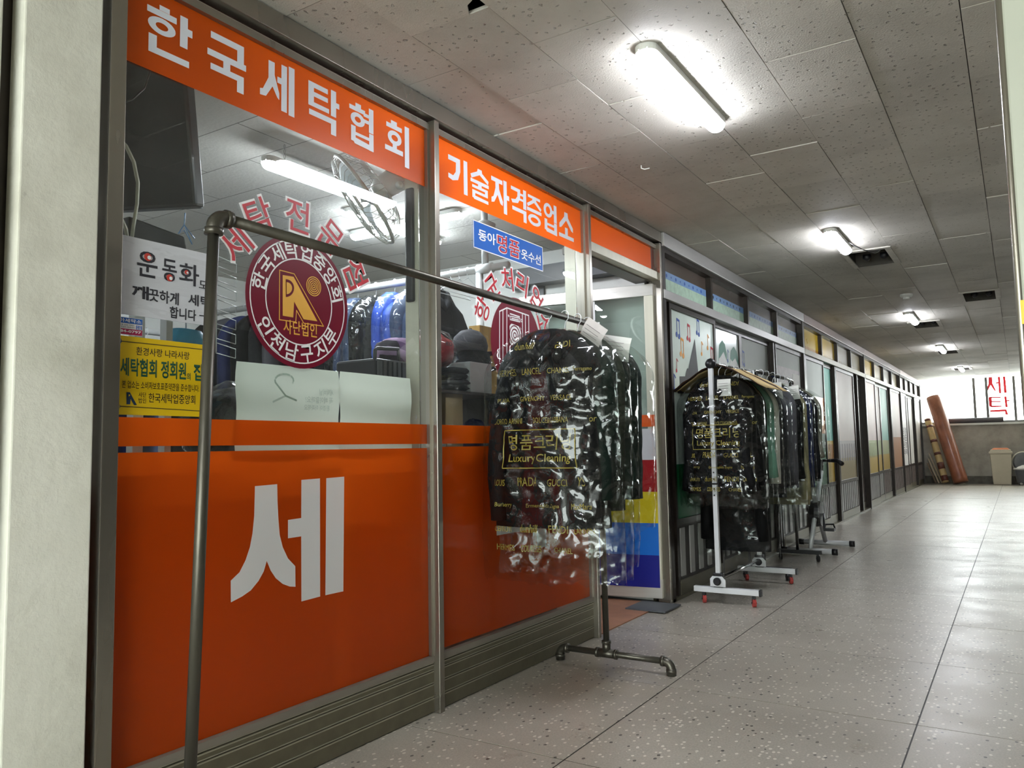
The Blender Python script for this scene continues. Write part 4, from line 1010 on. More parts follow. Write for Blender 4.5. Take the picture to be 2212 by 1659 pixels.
# ================================================================== bagged clothes
BAG = clear_mat('clear_plastic_bag', '#f4f6f5', .045, .07, bump=1.0, bscale=16, graze=.4)
BAG2 = clear_mat('soft_plastic_bag', '#f6f8f7', .03, .08, bump=1.0, bscale=14, graze=.22)
WIRE = mat('white_coated_wire', '#d7dadb', .35, .1, .05)
PAPT = mat('paper_tag', '#d2cdcb', .55, 0, .06, 20); GOLDP = mat('gold_bag_print', '#8f8230', .5, .1, .1)
def cloth(name, col, rough=.8): return mat(name, col, rough, 0, .18, 7, bump=.25, bscale=160, spec=.18)
C_BLACK = cloth('black_cloth', '#0a0b0c', .7); C_GREEN = cloth('bottle_green_cloth', '#0a1a15', .7); C_MAROON = cloth('maroon_lining', '#2c090c'); C_OLIVE = cloth('grey_green_cloth', '#23291f')
C_CHAR = cloth('charcoal_cloth', '#1b1c1f'); C_MINT = cloth('mint_velour', '#6f9a87', .9); C_CREAM = cloth('cream_fleece', '#cdc9bd', .9); C_GREY = cloth('grey_wool', '#4a4a4e'); C_KHAKI = cloth('khaki_cotton', '#8c8464')
C_NAVY = cloth('navy_nylon', '#16224f', .4); C_BLUE = cloth('blue_nylon', '#2f4fae', .35); C_SLATE = cloth('slate_nylon', '#3d4a66', .4); C_BEIGE = cloth('beige_cloth', '#9d998b')
def spow(v, p): return math.copysign(abs(v) ** p, v)
def garment_shape(w, L, th, seed, grow, puff, hem, Lx):
    """returns surface function (angle, depth d below neck) -> local point, and front-face y(x, d)"""
    def hw(d):
        if d < .2: return .05 + (w - .05) * math.sin(min(1, d / .2) * PI / 2) ** .62 + grow
        return w * (1 + (hem - 1) * (d - .2) / max(.01, L - .2)) + grow
    def bb(d):
        k = min(1, d / .16); return .03 + (th - .03) * k ** .8 + grow * .8
    def wob(x, d, s):
        z = d
        n = noise.noise(Vector((x * 7 + seed, z * 2.2, s * 3.1 + seed))) * .020 + noise.noise(Vector((x * 17, z * 7 + seed, s))) * .010
        if puff: n += .012 * (abs(math.sin(PI * d / puff)) - .6)
        if grow > .01: n += noise.noise(Vector((x * 26 + seed, z * 16, s * 2))) * .012 + (.5 - abs(noise.noise(Vector((x * 11 + z * 6, z * 10 - x * 4, seed + s))))) * .030 - .012
        return n * min(1, d / .06 + .15)
    def fn(a, d):
        c, s = math.cos(a), math.sin(a); x = hw(d) * spow(c, .75); y = bb(d) * spow(s, .75)
        k = wob(x, d, 1 if s > 0 else -1)
        return Vector((x * (1 + k * .6), y + math.copysign(k, s) * min(1, abs(s) * 2), -.085 - d))
    def front(x, d):
        r = max(-.999, min(.999, x / hw(d))); c = spow(r, 1 / .75); s = math.sqrt(max(0, 1 - c * c)); return -bb(d) * s ** .75 - wob(x, d, -1) * min(1, s * 2)
    return fn, front
PRINT_ROWS = [(.10, [('dunhill', -.10, .10, .035), ('FENDI', .05, .11, .03)]), (.22, [('HERMES', -.17, .11, .03), ('LANCEL', -.05, .10, .03), ('CHANEL', .06, .11, .026), ('Ferragamo', .17, .08, .024)]),
    (.34, [('GIVENCHY', -.06, .13, .022), ('VERSACE', .07, .10, .024), ('PRADA', -.18, .08, .02)]), (.44, [('GIORGIO ARMANI', -.20, .18, .026), ('DOLCE&GABBANA', .0, .17, .026), ('Dior', .19, .07, .03)])]
PRINT_LOW = [(.78, [('LOUIS', -.19, .07, .03), ('PRADA', -.08, .10, .04), ('GUCCI', .05, .10, .032), ('YSL', .17, .06, .04)]), (.88, [('Burberry', -.19, .10, .026), ('Ermenegildo Zegna', -.04, .17, .022), ('MaxMara', .15, .09, .026)]),
    (.985, [('CERRUTI', -.19, .10, .024), ('dunhill', -.07, .09, .036), ('FENDI', .05, .10, .034), ('LANVIN', .16, .09, .026)]), (1.07, [('HERMES', -.19, .11, .028), ('COURREGES', -.06, .10, .03), ('CHANEL', .07, .10, .024)])]
def bag_print(parent, front, scale, dmax):
    m = MB()
    def put(txt, x, w, h, d, bd=.0):
        x, w, h, d = x * scale, w * scale, h * scale, d
        put_text(m, txt, (0, 0, 0), (1, 0, 0), (0, 0, 1), w, h, bd, 0, lambda a, b: Vector((x + a, front(x + a, max(.005, d - b)) - .006, -.085 - (d - b))))
    for rows, o in ((PRINT_ROWS, 0), (PRINT_LOW, -.06)):
        for d, lst in rows:
            d = (d + o) * dmax
            for t, x, w, h in lst: put(t, x, w * .82, h * .85, d)
    d0 = .60 * dmax
    put('명품크리닝', -.12, .27, .062, d0 - .035, .006); put('Luxury Cleaning', -.12, .27, .04, d0 + .02, .01)
    def line(x0, z0, x1, z1, w=.004):
        n = 12
        for i in range(n):
            a, b = i / n, (i + 1) / n; q = []
            for t, s in ((a, -1), (b, -1), (b, 1), (a, 1)):
                x = x0 + (x1 - x0) * t; z = z0 + (z1 - z0) * t
                if abs(x1 - x0) > abs(z1 - z0): z += s * w / 2
                else: x += s * w / 2
                q.append(Vector((x, front(x, z) - .006, -.085 - z)))
            m.add(q, [(0, 1, 2, 3)])
    s = scale
    for A in ((-.145 * s, d0 - .115, .17 * s, d0 - .115), (-.145 * s, d0 + .035, .17 * s, d0 + .035), (-.145 * s, d0 - .115, -.145 * s, d0 + .035), (.17 * s, d0 - .115, .17 * s, d0 + .035)): line(*A)
    m.build('bag_print', GOLDP, parent, local=True, label='gold lettering printed on the plastic', kind='stuff')
def garment(name, label, cat, loc, yaw, cm, w=.23, L=.72, th=.075, hem=1.0, puff=0, sleeves=True, bag=.2, prn=False, tags=(), group=None, lining=None, seed=None, det=1, bagm=None):
    seed = random.uniform(0, 50) if seed is None else seed
    t = thing(name, label, cat, loc, yaw, group)
    # hanger: hook over the rail, wire shoulders
    hk = [Vector((.0, 0, -.085)), Vector((0, 0, -.06)), Vector((.004, 0, -.045)), Vector((.018, 0, -.03))] + [Vector((.019 * math.cos(q), 0, -.014 + .019 * math.sin(q))) for q in [-.2 + i * .5 for i in range(8)]]
    m = MB(); m.tube(hk, .0022, 6); m.tube([Vector((-w * .8, 0, -.175)), Vector((-.05, 0, -.105)), Vector((0, 0, -.085)), Vector((.05, 0, -.105)), Vector((w * .8, 0, -.175))], .0022, 6); m.build('hanger', WIRE, t, smooth=True, local=True)
    fn, fr = garment_shape(w, L, th, seed, 0, puff, hem, L); na, nd = 26 * det, 26 * det
    m = MB(); m.grid(lambda i, j: fn(2 * PI * i / na, L * (j / (nd - 1)) ** 1.15), na, nd, True); m.build('garment_body', cm, t, smooth=True, local=True)
    if sleeves:
        for s in (-1, 1):
            pts = []; rs = []
            for k in range(9):
                q = k / 8; pts.append(Vector((s * (w - .055 - (.085 if k == 0 else .04 if k == 1 else .018) + .05 * q + .012 * math.sin(q * 6 + seed)), -.045 - .03 * math.sin(q * 2.5), -.17 - q * (L * .86)))); rs.append((.050 - .013 * q) * (.35 if k == 0 else .85 if k == 1 else 1) * (1 + (.10 * math.sin(k * 2.2) if puff else .05 * math.sin(k * 2.9 + seed))))
            m = MB(); m.tube(pts, rs, 12); m.build('sleeve', cm, t, smooth=True, local=True)
        m = MB(); m.tube([Vector((-.06, .02, -.10)), Vector((-.075, -.03, -.125)), Vector((-.03, -.075, -.19)), Vector((0, -.082, -.23)), Vector((.03, -.075, -.19)), Vector((.075, -.03, -.125)), Vector((.06, .02, -.10))], [.018, .024, .024, .012, .024, .024, .018], 8); m.build('collar', cm, t, smooth=True, local=True)
    if lining:
        m = MB(); m.grid(lambda i, j: Vector(((i / 5 - .5) * (.05 + .14 * (j / 9)), fr((i / 5 - .5) * (.05 + .14 * j / 9), .12 + j / 9 * (L - .13)) - .003, -.085 - .12 - j / 9 * (L - .13))), 6, 10); m.build('lining', lining, t, smooth=True, local=True)
    if bag:
        Lb = L + bag; f2, fr2 = garment_shape(w + (.03 if sleeves else .01), Lb, th + .03, seed + 3, .022, 0, hem * 1.02, Lb); na, nd = 40 * det, 40 * det
        def bf(i, j):
            q = j / (nd - 1); p = f2(2 * PI * i / na, max(.002, Lb * q))
            if q > .88: p.y *= 1 - (q - .88) * 2.2; p.z += .035 * noise.noise(Vector((i * .5, seed, 0))) * (q - .88) / .12
            return p
        m = MB(); m.grid(bf, na, nd, True); m.build('plastic_bag', bagm or BAG, t, smooth=True, local=True)
        if prn: bag_print(t, fr2, prn, Lb / 1.15)
    for (x, d, tw, thh, rot, mm) in tags:
        y0 = (fr2(x, d + .04) if bag else fr(x, d + .04)) - .02; c, s = math.cos(rot), math.sin(rot); m = MB()
        P = lambda a, b: Vector((x + a * c - b * s, y0 + .006 * math.sin(b * 40), -.085 - d + a * s + b * c))
        m.grid(lambda i, j: P((i - .5) * tw, (j / 4 - 1) * thh), 2, 5); o = m.build('paper_tag', mm or PAPT, t, local=True)
        m = MB()
        for k in range(4): m.add([P(-tw * .4, -thh * (.25 + .15 * k)) + Vector((0, -.0015, 0)), P(tw * .3, -thh * (.25 + .15 * k)) + Vector((0, -.0015, 0)), P(tw * .3, -thh * (.27 + .15 * k)) + Vector((0, -.0015, 0)), P(-tw * .4, -thh * (.27 + .15 * k)) + Vector((0, -.0015, 0))], [(0, 1, 2, 3)])
        m.build('ruled_lines', LG, o, local=True, kind='stuff')
    return t
def ry(px, py=690): return PX(px, py, XR).y
zrod = lambda y: nt.z + (ft_.z - nt.z) * (y - nt.y) / (ft_.y - nt.y) + RP
G1 = 'bagged clothes on the iron pipe rail'
HOOKP = [(1188, 672), (1203, 676), (1222, 682), (1250, 690)]
ys = [ry(*p) for p in HOOKP]
garment('bagged_jacket', 'black and bottle green jacket under gold-printed plastic, front of the iron rail', 'jacket', (XR - .012, ys[0], zrod(ys[0])), .05, C_BLACK, .235, .80, .085, 1.06, bag=.21, prn=1.0, group=G1, lining=C_MAROON, seed=4.0, det=2)
garment('bagged_jacket', 'bottle green jacket in clear plastic, second from the front on the iron rail', 'jacket', (XR + .02, ys[1] + .03, zrod(ys[1])), -.12, C_GREEN, .24, .70, .07, .95, bag=.30, group=G1, seed=9.0, tags=[(.185, -.012, .11, .11, -.62, None)])
garment('bagged_jacket', 'grey-green jacket in crumpled clear plastic, third on the iron rail', 'jacket', (XR + .03, ys[2] + .05, zrod(ys[2])), -.2, C_OLIVE, .23, .74, .06, .92, bag=.22, group=G1, seed=14.0, tags=[(.16, .03, .07, .10, .05, None)])
garment('bagged_jacket', 'black and green padded jacket in plastic at the end of the iron rail', 'jacket', (XR + .02, ys[3] + .04, zrod(ys[3])), -.1, C_GREEN, .25, .70, .09, .95, puff=.13, bag=.12, group=G1, seed=21.0, tags=[(.19, .02, .15, .10, -.22, WHITEW)])

# ================================================================== white wheeled garment rack and its neighbours
WHT_T = mat('white_powder_coat', '#d4d6d8', .35, .1, .05, 6); REDW = mat('red_caster', '#a53b36', .45, 0, .1); CHROME = mat('chrome_tube', '#b9bbbd', .15, 1, .04)
def caster(t, x, y, r, m_, zt):
    m = MB(); m.lathe([(r * .55, -.011), (r, -.009), (r, .009), (r * .55, .011)], (x, y, r), (.85, .5, 0), 14); w_ = m.build('caster', m_, t, smooth=False)
    m = MB(); m.box((x - .009, y - .012, r * 1.1), (x + .009, y + .012, zt)).tube([(x - .014, y - .008, r), (x + .014, y + .008, r)], .005, 6); m.build('fork', BLACK, w_)
wr = thing('garment_rack', 'white wheeled garment rack with red casters and a black ball finial', 'clothes rack', (.27, 5.3, 0))
yn_, yf_ = 4.83, 5.74; bx0, bx1 = PZ(1483, 1278, .085).x, PZ(1630, 1288, .085).x
for y, near in ((yn_, 1), (yf_, 0)):
    MB().box((bx0, y - .018, .068), (bx1, y + .018, .102)).build('base_bar', WHT_T, wr, bevel=.003)
    MB().box((bx1, y - .019, .066), (bx1 + .012, y + .019, .104)).build('end_cap', BLACK, wr)
    MB().box((.257, y - .014, .16), (.285, y + .014, 1.50 if not near else 1.46)).build('upright', WHT_T, wr, bevel=.002)
    MB().box((.24, y - .017, .10), (.302, y + .02, .19)).build('bracket_body', BLACK, wr, bevel=.006)
    m = MB(); m.prism([(-.045, 0), (.05, 0), (.05, .04), (.03, .062), (-.03, .062), (-.045, .045)], (.27, y - .02, .108), (1, 0, 0), (0, 0, 1), (0, -.004, 0)); m.build('bracket_plate', WHT_T, wr)
    m = MB(); m.lathe([(.023, 0), (.024, .014), (.018, .02)], (.272, y - .024, .14), (0, -1, 0), 18); m.build('knob', BLACK, wr)
    for x in (bx0 + .06, bx1 - .035): caster(wr, x, y, .025, REDW, .068)
m = MB(); m.tube([(.27, yn_, .15), (.27, yf_, .15)], .009, 10); m.build('lower_tube', CHROME, wr, smooth=True)
m = MB(); m.tube([(.27, yn_, 1.475), (.27, yf_ + .02, 1.485)], .0125, 12); m.build('top_rail', CHROME, wr, smooth=True)
m = MB(); m.lathe([(.004, -.034), (.02, -.028), (.031, -.012), (.034, 0), (.031, .012), (.02, .028), (.004, .034)], (.271, yn_, 1.475), (0, 0, 1), 20); m.build('ball_finial', BLACK, wr, smooth=True)
m = MB()
for z in (.66, .70, .76, .80): m.lathe([(.005, 0), (.005, .003)], (.27, yn_ - .016, z), (0, -1, 0), 8)
m.box((.254, yn_ - .016, .725), (.288, yn_ + .016, .735)); m.build('adjusting_holes', BLACK, wr, kind='stuff')
br = thing('garment_rack', 'black wheeled garment rack with chrome rail behind the white one', 'clothes rack', (.27, 6.4, 0))
for y in (5.86, 6.88):
    MB().box((.1, y - .016, .06), (.46, y + .016, .09)).build('base_bar', BLACK, br, bevel=.003)
    MB().tube([(.27, y, .09), (.27, y, 1.50)], .013, 10).build('upright', CHROME if y > 6 else BLACK, br, smooth=True)
    for x in (.13, .43): caster(br, x, y, .026, BLACK, .06)
m = MB(); m.tube([(.27, 5.84, 1.50), (.27, 6.90, 1.505), (.27, 6.95, 1.50), (.27, 6.965, 1.47)], .0125, 12); m.build('top_rail', CHROME, br, smooth=True)
G2 = 'bagged clothes on the wheeled racks'
TW = [(.10, .02, .085, .10, .03, WHITEW)]
LST = [
 (4.93, 'black coat in gold-printed crinkled plastic at the front of the white rack', C_BLACK, .225, .74, .07, 0, .08, 1.0, [(.06, .03, .085, .105, .0, WHITEW)]),
 (5.06, 'black jacket in clear plastic just behind the gold-printed bag', C_BLACK, .225, .70, .045, 0, .14, 0, []),
 (5.20, 'long black coat in clear plastic reaching down to the base bars', C_BLACK, .22, 1.12, .05, 0, .05, 0, []),
 (5.33, 'mint green velour jacket in clear plastic on the white rack', C_MINT, .235, .66, .05, 0, .10, 0, []),
 (5.45, 'cream fleece jacket in clear plastic next to the mint one', C_CREAM, .245, .70, .06, .14, .06, 0, []),
 (5.60, 'charcoal wool coat in clear plastic at the end of the white rack', C_CHAR, .24, .80, .05, 0, .10, 0, []),
 (5.95, 'dark grey coat in clear plastic first on the black rack', C_GREY, .245, .78, .05, 0, .14, 0, [(.12, .02, .10, .14, .05, WHITEW)]),
 (6.09, 'black hooded jacket in clear plastic on the black rack', C_BLACK, .25, .74, .05, 0, .10, 0, [(.2, .04, .08, .10, .1, WHITEW)]),
 (6.25, 'khaki cotton coat in clear plastic on the black rack', C_KHAKI, .245, .92, .05, 0, .14, 0, TW),
 (6.42, 'navy padded jacket in clear plastic on the black rack', C_NAVY, .25, .80, .06, .13, .14, 0, []),
 (6.58, 'charcoal jacket in clear plastic beside the navy one', C_CHAR, .255, .76, .05, 0, .16, 0, []),
 (6.76, 'beige jacket in loose clear plastic last on the black rack', C_BEIGE, .25, .58, .05, 0, .30, 0, [])]
for y, lb, c, w, L, th_, pf, bg_, pr_, tg in LST:
    garment('bagged_coat', lb, 'coat', (.27 + random.uniform(.008, .02), y, (1.49 if y < 5.8 else 1.516)), random.uniform(-.1, .06), c, w, L, th_, .97, puff=pf, bag=bg_, prn=pr_, tags=tg, group=G2, det=2 if pr_ else 1, bagm=None if pr_ else BAG2)
# tan cover draped over the hangers of the white rack
cv = thing('dust_cover', 'tan brown-edged cloth cover draped over the white rack hangers', 'cloth cover', (.27, 5.15, 1.3))
TAN = cloth('tan_cotton', '#bfa877'); DKBR = cloth('dark_brown_binding', '#3b281f')
def cvf(i, j, y0, y1, n):
    s = i / 14 * 2 - 1; y = y0 + (y1 - y0) * j / (n - 1)
    return Vector((.275 + s * .30, y + .02 * noise.noise(Vector((s * 3, y * 4, 2))), 1.478 - .16 * abs(s) ** 1.25 + .012 * noise.noise(Vector((s * 5, y * 9, 0)))))
for nm, y0, y1, n, mm in (('binding', 4.90, 4.95, 3, DKBR), ('cloth', 4.95, 5.30, 8, TAN), ('binding', 5.30, 5.36, 3, DKBR), ('cloth', 5.36, 5.5, 4, TAN)):
    m = MB(); m.grid(lambda i, j: cvf(i, j, y0, y1, n), 15, n); m.build(nm, mm, cv, smooth=True, solid=.004)
# folding exercise bike behind the racks
bk = thing('exercise_bike', 'folding exercise bike half hidden behind the bagged clothes', 'exercise bike', (.3, 7.6, 0))
b1, b2 = 7.30, 7.95
for y, x0, x1 in ((b1, .06, .47), (b2, .06, .50)):
    MB().tube([(x0, y, .032), (x1, y, .032)], .024, 12).build('stabiliser_bar', WHT_T, bk, smooth=True)
    for x in (x0 - .02, x1 - .01): MB().tube([(x, y, .032), (x + .045, y, .032)], .028, 12).build('end_cap', BLACK, bk, smooth=True)
MB().tube([(.28, b2, .04), (.28, 7.62, .40), (.28, 7.30, .72)], .021, 12).build('frame_tube', WHT_T, bk, smooth=True)
MB().tube([(.28, b1, .04), (.28, 7.62, .40), (.28, 7.90, .70)], .021, 12).build('frame_tube', WHT_T, bk, smooth=True)
MB().tube([(.28, 7.90, .70), (.28, 7.96, .80)], .016, 10).build('handlebar_stem', CHROME, bk, smooth=True)
MB().tube([(.08, 7.9, .77), (.14, 7.95, .80), (.28, 7.96, .80), (.42, 7.95, .80), (.47, 7.9, .77)], [.02, .02, .012, .02, .022], 8).build('handlebar', BLACK, bk, smooth=True)
m = MB(); m.lathe([(.02, -.05), (.11, -.045), (.12, 0), (.11, .045), (.02, .05)], (.28, 7.62, .33), (1, 0, 0), 24); m.build('flywheel_case', BLACK, bk, smooth=False)
for s in (-1, 1):
    m = MB(); m.tube([(.28 + s * .06, 7.62, .33), (.28 + s * .08, 7.62 - s * .1, .33 - s * .13)], .009, 8); ck = m.build('crank', BLACK, bk, smooth=True)
    c = Vector((.28 + s * .125, 7.62 - s * .1, .33 - s * .13)); m = MB(); m.box(c - Vector((.045, .04, .013)), c + Vector((.045, .04, .013))); m.tube([c + Vector((-.04, -.04, .0)), c + Vector((-.03, -.02, .045)), c + Vector((.03, .02, .045)), c + Vector((.04, .04, .0))], .008, 6); m.build('pedal', BLACK, ck)
m = MB(); m.lathe([(.005, .0), (.09, .005), (.12, .03), (.10, .06), (.005, .07)], (.28, 7.28, .72), (0, 0, 1), 20); m.build('saddle', BLACK, bk, smooth=True)
# ================================================================== inside the laundry
SHOPL = emit_mat('shop_led_glow', '#f0f5ff', SHOP_LAMP_POWER)
GI = 'lamps inside the laundry'
a, b = PZ(562, 368, 2.19), PZ(843, 461, 2.19); xl = (a.x + b.x) / 2
il = lamp((xl, a.y, ZC), (xl, b.y, ZC), 'long lamp hanging on chains inside the laundry window', .035, GI, m_=SHOPL, drop=.085)
for yy in (a.y + .12, b.y - .12):
    m = MB()
    for k in range(4): m.tube([(xl + .006 * math.cos(q), yy, ZC - .008 - k * .022 + .011 * math.sin(q)) for q in [i * PI / 4 for i in range(8)]], .0015, 5, closed=True)
    m.build('chain', ALU, il, smooth=True)
a, b = PZ(748, 466, 2.29), PZ(850, 494, 2.29); lamp((a.x, a.y, ZC), (a.x, a.y + .85, ZC), 'second laundry lamp deeper in the room behind the fan', .035, GI, m_=SHOPL)
a = PZ(748, 502, 2.29); lamp((a.x - .1, a.y + .15, ZC), (a.x + .75, a.y + .15, ZC), 'laundry lamp set crosswise near the clothes rail', .035, GI, m_=SHOPL)
a = PZ(1231, 604, 2.29); lamp((a.x, a.y, ZC), (a.x, a.y + .5, ZC), 'small laundry lamp near the doorway', .035, GI, m_=SHOPL)
lamp((-2.4, 1.5, ZC), (-2.4, 2.3, ZC), 'laundry lamp over the back corner', .035, GI, m_=SHOPL)
# counters behind the films
LAM = mat('cream_laminate', '#b9b3a4', .5, 0, .05); 
for y0, y1, lb in ((1.13, 1.90, 'cream counter box behind the first orange film'), (2.42, 3.58, 'cream counter box behind the second orange film')):
    t = thing('counter', lb, 'counter', (-.4, (y0 + y1) / 2, 0))
    MB().box((-.62, y0, 0), (-.16, y1, .93)).build('body', LAM, t); MB().box((-.66, y0 - .02, .93), (-.10, y1 + .02, .96)).build('worktop', mat('grey_worktop', '#8f8a80', .4), t)
CT = .961
# wall monitor
u = Vector((.90, .435, 0)).normalized(); c0 = PX(434, 447, -.30); up_ = (Vector((0, 0, 1)) + Vector((u.y, -u.x, 0)) * .20).normalized(); nrm = u.cross(up_)
tv = thing('monitor', 'black box monitor hanging from the ceiling behind the first window', 'monitor', (c0.x - u.x * .25, c0.y - u.y * .25, c0.z))
wv, hv = .50, .62
cc = c0 - u * wv / 2 + up_ * hv / 2 - nrm * .0
MB().obox(cc, u * wv / 2, up_ * hv / 2, nrm * .03).build('back_cover', BLACK, tv, bevel=.01)
MB().obox(cc + nrm * -.05 + up_ * -.02, u * wv * .38, up_ * hv * .36, nrm * .05).build('rear_bulge', BLACK, tv, bevel=.02)
MB().obox(c0 - u * wv * .45 + up_ * .035 - nrm * .03, u * wv * .38, up_ * .03, nrm * .05).build('lower_grille', mat('grille_grey', '#3b3e42', .5, 0, .2, 60), tv)
MB().obox(cc + up_ * .12 + nrm * .034 - u * .14, u * .07, up_ * .05, nrm * .002).build('rating_plate', mat('plate_grey', '#4a4c4e', .5), tv)
MB().tube([cc + up_ * hv * .45, Vector(((cc + up_ * hv * .45).x, (cc + up_ * hv * .45).y, ZC + .004))], .02, 10).build('ceiling_bracket', BLACK, tv, smooth=True)
def pxt(lst, x): return [PX(a, b, x) for a, b in lst]
for k, (lst, r, mm, x) in enumerate((([(252, 295), (272, 315), (289, 350), (298, 395), (296, 440), (288, 490), (284, 520)], .0055, CREAM, -.14), ([(248, 460), (262, 472), (272, 495), (276, 520)], .0055, CREAM, -.14), ([(250, 228), (285, 215), (312, 190), (325, 150), (326, 120)], .003, BLACK, -.16))):
    m = MB(); m.tube(pxt(lst, x), r, 6); m.build('cable', mm, tv, smooth=True)
a, b = PX(252, 470, -.22), PX(380, 535, -.22)
rc = thing('receiver_box', 'black set-top box on a bracket behind the hand-lettered paper', 'receiver', (-.3, (a.y + b.y) / 2, b.z))
MB().add([(-.36, a.y, b.z - .03), (-.16, a.y, b.z - .03), (-.16, b.y, b.z - .03), (-.36, b.y, b.z - .03), (-.36, a.y, a.z), (-.16, a.y, a.z - .005), (-.16, b.y - .012, a.z - .025), (-.36, b.y - .012, a.z - .02)], [(0, 3, 2, 1), (4, 5, 6, 7), (0, 1, 5, 4), (1, 2, 6, 5), (2, 3, 7, 6), (3, 0, 4, 7)]).build('case', BLACK, rc, bevel=.006)
MB().box((-.2, a.y + .03, CT - .001), (-.17, a.y + .06, b.z - .03)).build('stand', WHT_T, rc)
MB().box((-.2, b.y - .06, CT - .001), (-.17, b.y - .04, b.z - .03)).build('stand', WHT_T, rc)
# light blue padded jacket and wire tiers
y_ = PX(402, 690, -.26).y
garment('padded_jacket', 'light blue padded jacket hanging behind the yellow notice', 'jacket', (-.26, y_, PX(402, 668, -.26).z + .02), 1.75, cloth('sky_blue_nylon', '#3f9fc4', .4), .085, .22, .045, 1.1, puff=.09, bag=0, sleeves=False, seed=2)
m = MB(); ht = thing('hanger_tree', 'tiered transparent wire hanger hung beside the maroon sticker', 'hanger', (-.12, PX(487, 700, -.12).y, PX(487, 765, -.12).z))
z0, z1 = PX(487, 762, -.12).z, PX(487, 545, -.12).z; ya, yb_ = PX(468, 650, -.12).y, PX(510, 650, -.12).y
m.tube([(-.12, ya, z1), (-.12, ya, z0)], .002, 5); m.build('side_rod', WIRE, ht, smooth=True)
for k in range(7):
    z = z1 + (z0 - z1) * (k + .4) / 7; m = MB(); m.tube([(-.12, ya, z), (-.12, ya, z - .03), (-.12, yb_, z - .04), (-.12, yb_, z - .012), (-.12, ya + .004, z)], .0014, 5); m.build('tier', WIRE, ht, smooth=True)
m = MB(); m.tube(pxt([(400, 460), (398, 485), (385, 505), (398, 497), (415, 528), (398, 485), (420, 515)], -.13), .002, 5); bh = m.build('wire_hanger', mat('blue_wire', '#7fa8d8', .4), smooth=True); tag(bh, 'bent pale blue wire hanger above the paper sign', 'hanger'); recentre(bh)
# soft lump builder
def lump(name, label, cat, c, rx, ry, rz, mm, seed=0, amp=.18, parent=None, freq=2.2):
    m = MB(); n, k = 22, 14; c = Vector(c)
    def fn(i, j):
        th, ph = 2 * PI * i / n, PI * j / (k - 1) - PI / 2
        d = Vector((math.cos(th) * math.cos(ph), math.sin(th) * math.cos(ph), math.sin(ph))); s = 1 + amp * noise.noise(d * freq + Vector((seed, seed * .7, 0))) + amp * .4 * noise.noise(d * freq * 3 + Vector((seed, 0, 0)))
        z = d.z * rz * s
        return c + Vector((d.x * rx * s, d.y * ry * s, max(-rz * .82, z)))
    m.grid(fn, n, k, True); o = m.build(name, mm, parent, smooth=True)
    if parent is None: tag(o, label, cat); recentre(o)
    return o
P1 = PX(478, 855, -.30)
lb_ = thing('black_bag', 'padded black bag in clear wrap on the counter beside the yellow notice', 'bag', (P1.x, P1.y, CT))
lump('bag_body', '', '', (P1.x, P1.y + .02, CT + .10), .13, .14, .12, C_BLACK, 3, parent=lb_); lump('clear_wrap', '', '', (P1.x, P1.y + .02, CT + .106), .14, .15, .128, BAG, 5, parent=lb_)
# ribbed black case with plaid cloth
y0, y1 = PX(814, 790, -.2).y, PX(884, 790, -.2).y; zc0 = PX(850, 766, -.2).z
cs = thing('ribbed_case', 'black ribbed plastic case with handle behind the pale sheets', 'case', (-.33, (y0 + y1) / 2, 1.0))
t = tag(MB().box((-.58, 1.96, 0), (-.16, 2.36, .97)).build('stool_box', LAM), 'plain box stand beneath the ribbed black case', 'box'); recentre(t)
cb = .972
MB().box((-.42, y0, cb), (-.205, y1, zc0 - .02)).build('shell', BLACK, cs, bevel=.01)
for k in range(7):
    y = y0 + (y1 - y0) * (k + .5) / 7; MB().box((-.205, y - (y1 - y0) * .048, cb + .01), (-.192, y + (y1 - y0) * .048, zc0 - .03)).build('rib', mat('case_grey', '#3d3e41', .45), cs)
m = MB(); m.tube([(-.22, y0 + .01, zc0 - .03), (-.22, y0 + .012, zc0 + .012), (-.22, y0 + .025, zc0 + .02), (-.22, y1 - .045, zc0 + .028), (-.22, y1 - .04, zc0 - .03)], .008, 8); m.build('handle', mat('case_grey', '#3d3e41', .45), cs, smooth=True)
def plaid():
    b = NT('purple_plaid'); v = b.coords('Object'); sp = b.n('ShaderNodeSeparateXYZ'); b.l(v, sp.inputs[0])
    f1 = b.math('GREATER_THAN', b.math('SINE', b.math('MULTIPLY', sp.outputs[1], 95)), .1); f2 = b.math('GREATER_THAN', b.math('SINE', b.math('MULTIPLY', b.math('ADD', sp.outputs[2], b.math('MULTIPLY', sp.outputs[1], .4)), 90)), .0)
    c = b.mix(f1, lin('#2b2630'), lin('#6a4f77')); c = b.mix(b.math('MULTIPLY', f2, .7), c, lin('#b99ac0'))
    p = b.n('ShaderNodeBsdfPrincipled'); b.l(c, p.inputs['Base Color']); p.inputs['Roughness'].default_value = .9; b.l(p.outputs[0], b.out.inputs[0]); return b.m
q = PX(858, 742, -.33); lump('plaid_cloth', 'purple and black plaid cloth bundled on top of the ribbed case', 'cloth', (-.33, q.y, zc0 + .032), .09, .10, .065, plaid(), 7, .2)
q = PX(803, 800, -.24); lump('cream_cloth', 'cream crumpled cloth beside the ribbed case', 'cloth', (-.25, q.y - .01, cb + .085), .04, .03, .10, C_CREAM, 2, .25)
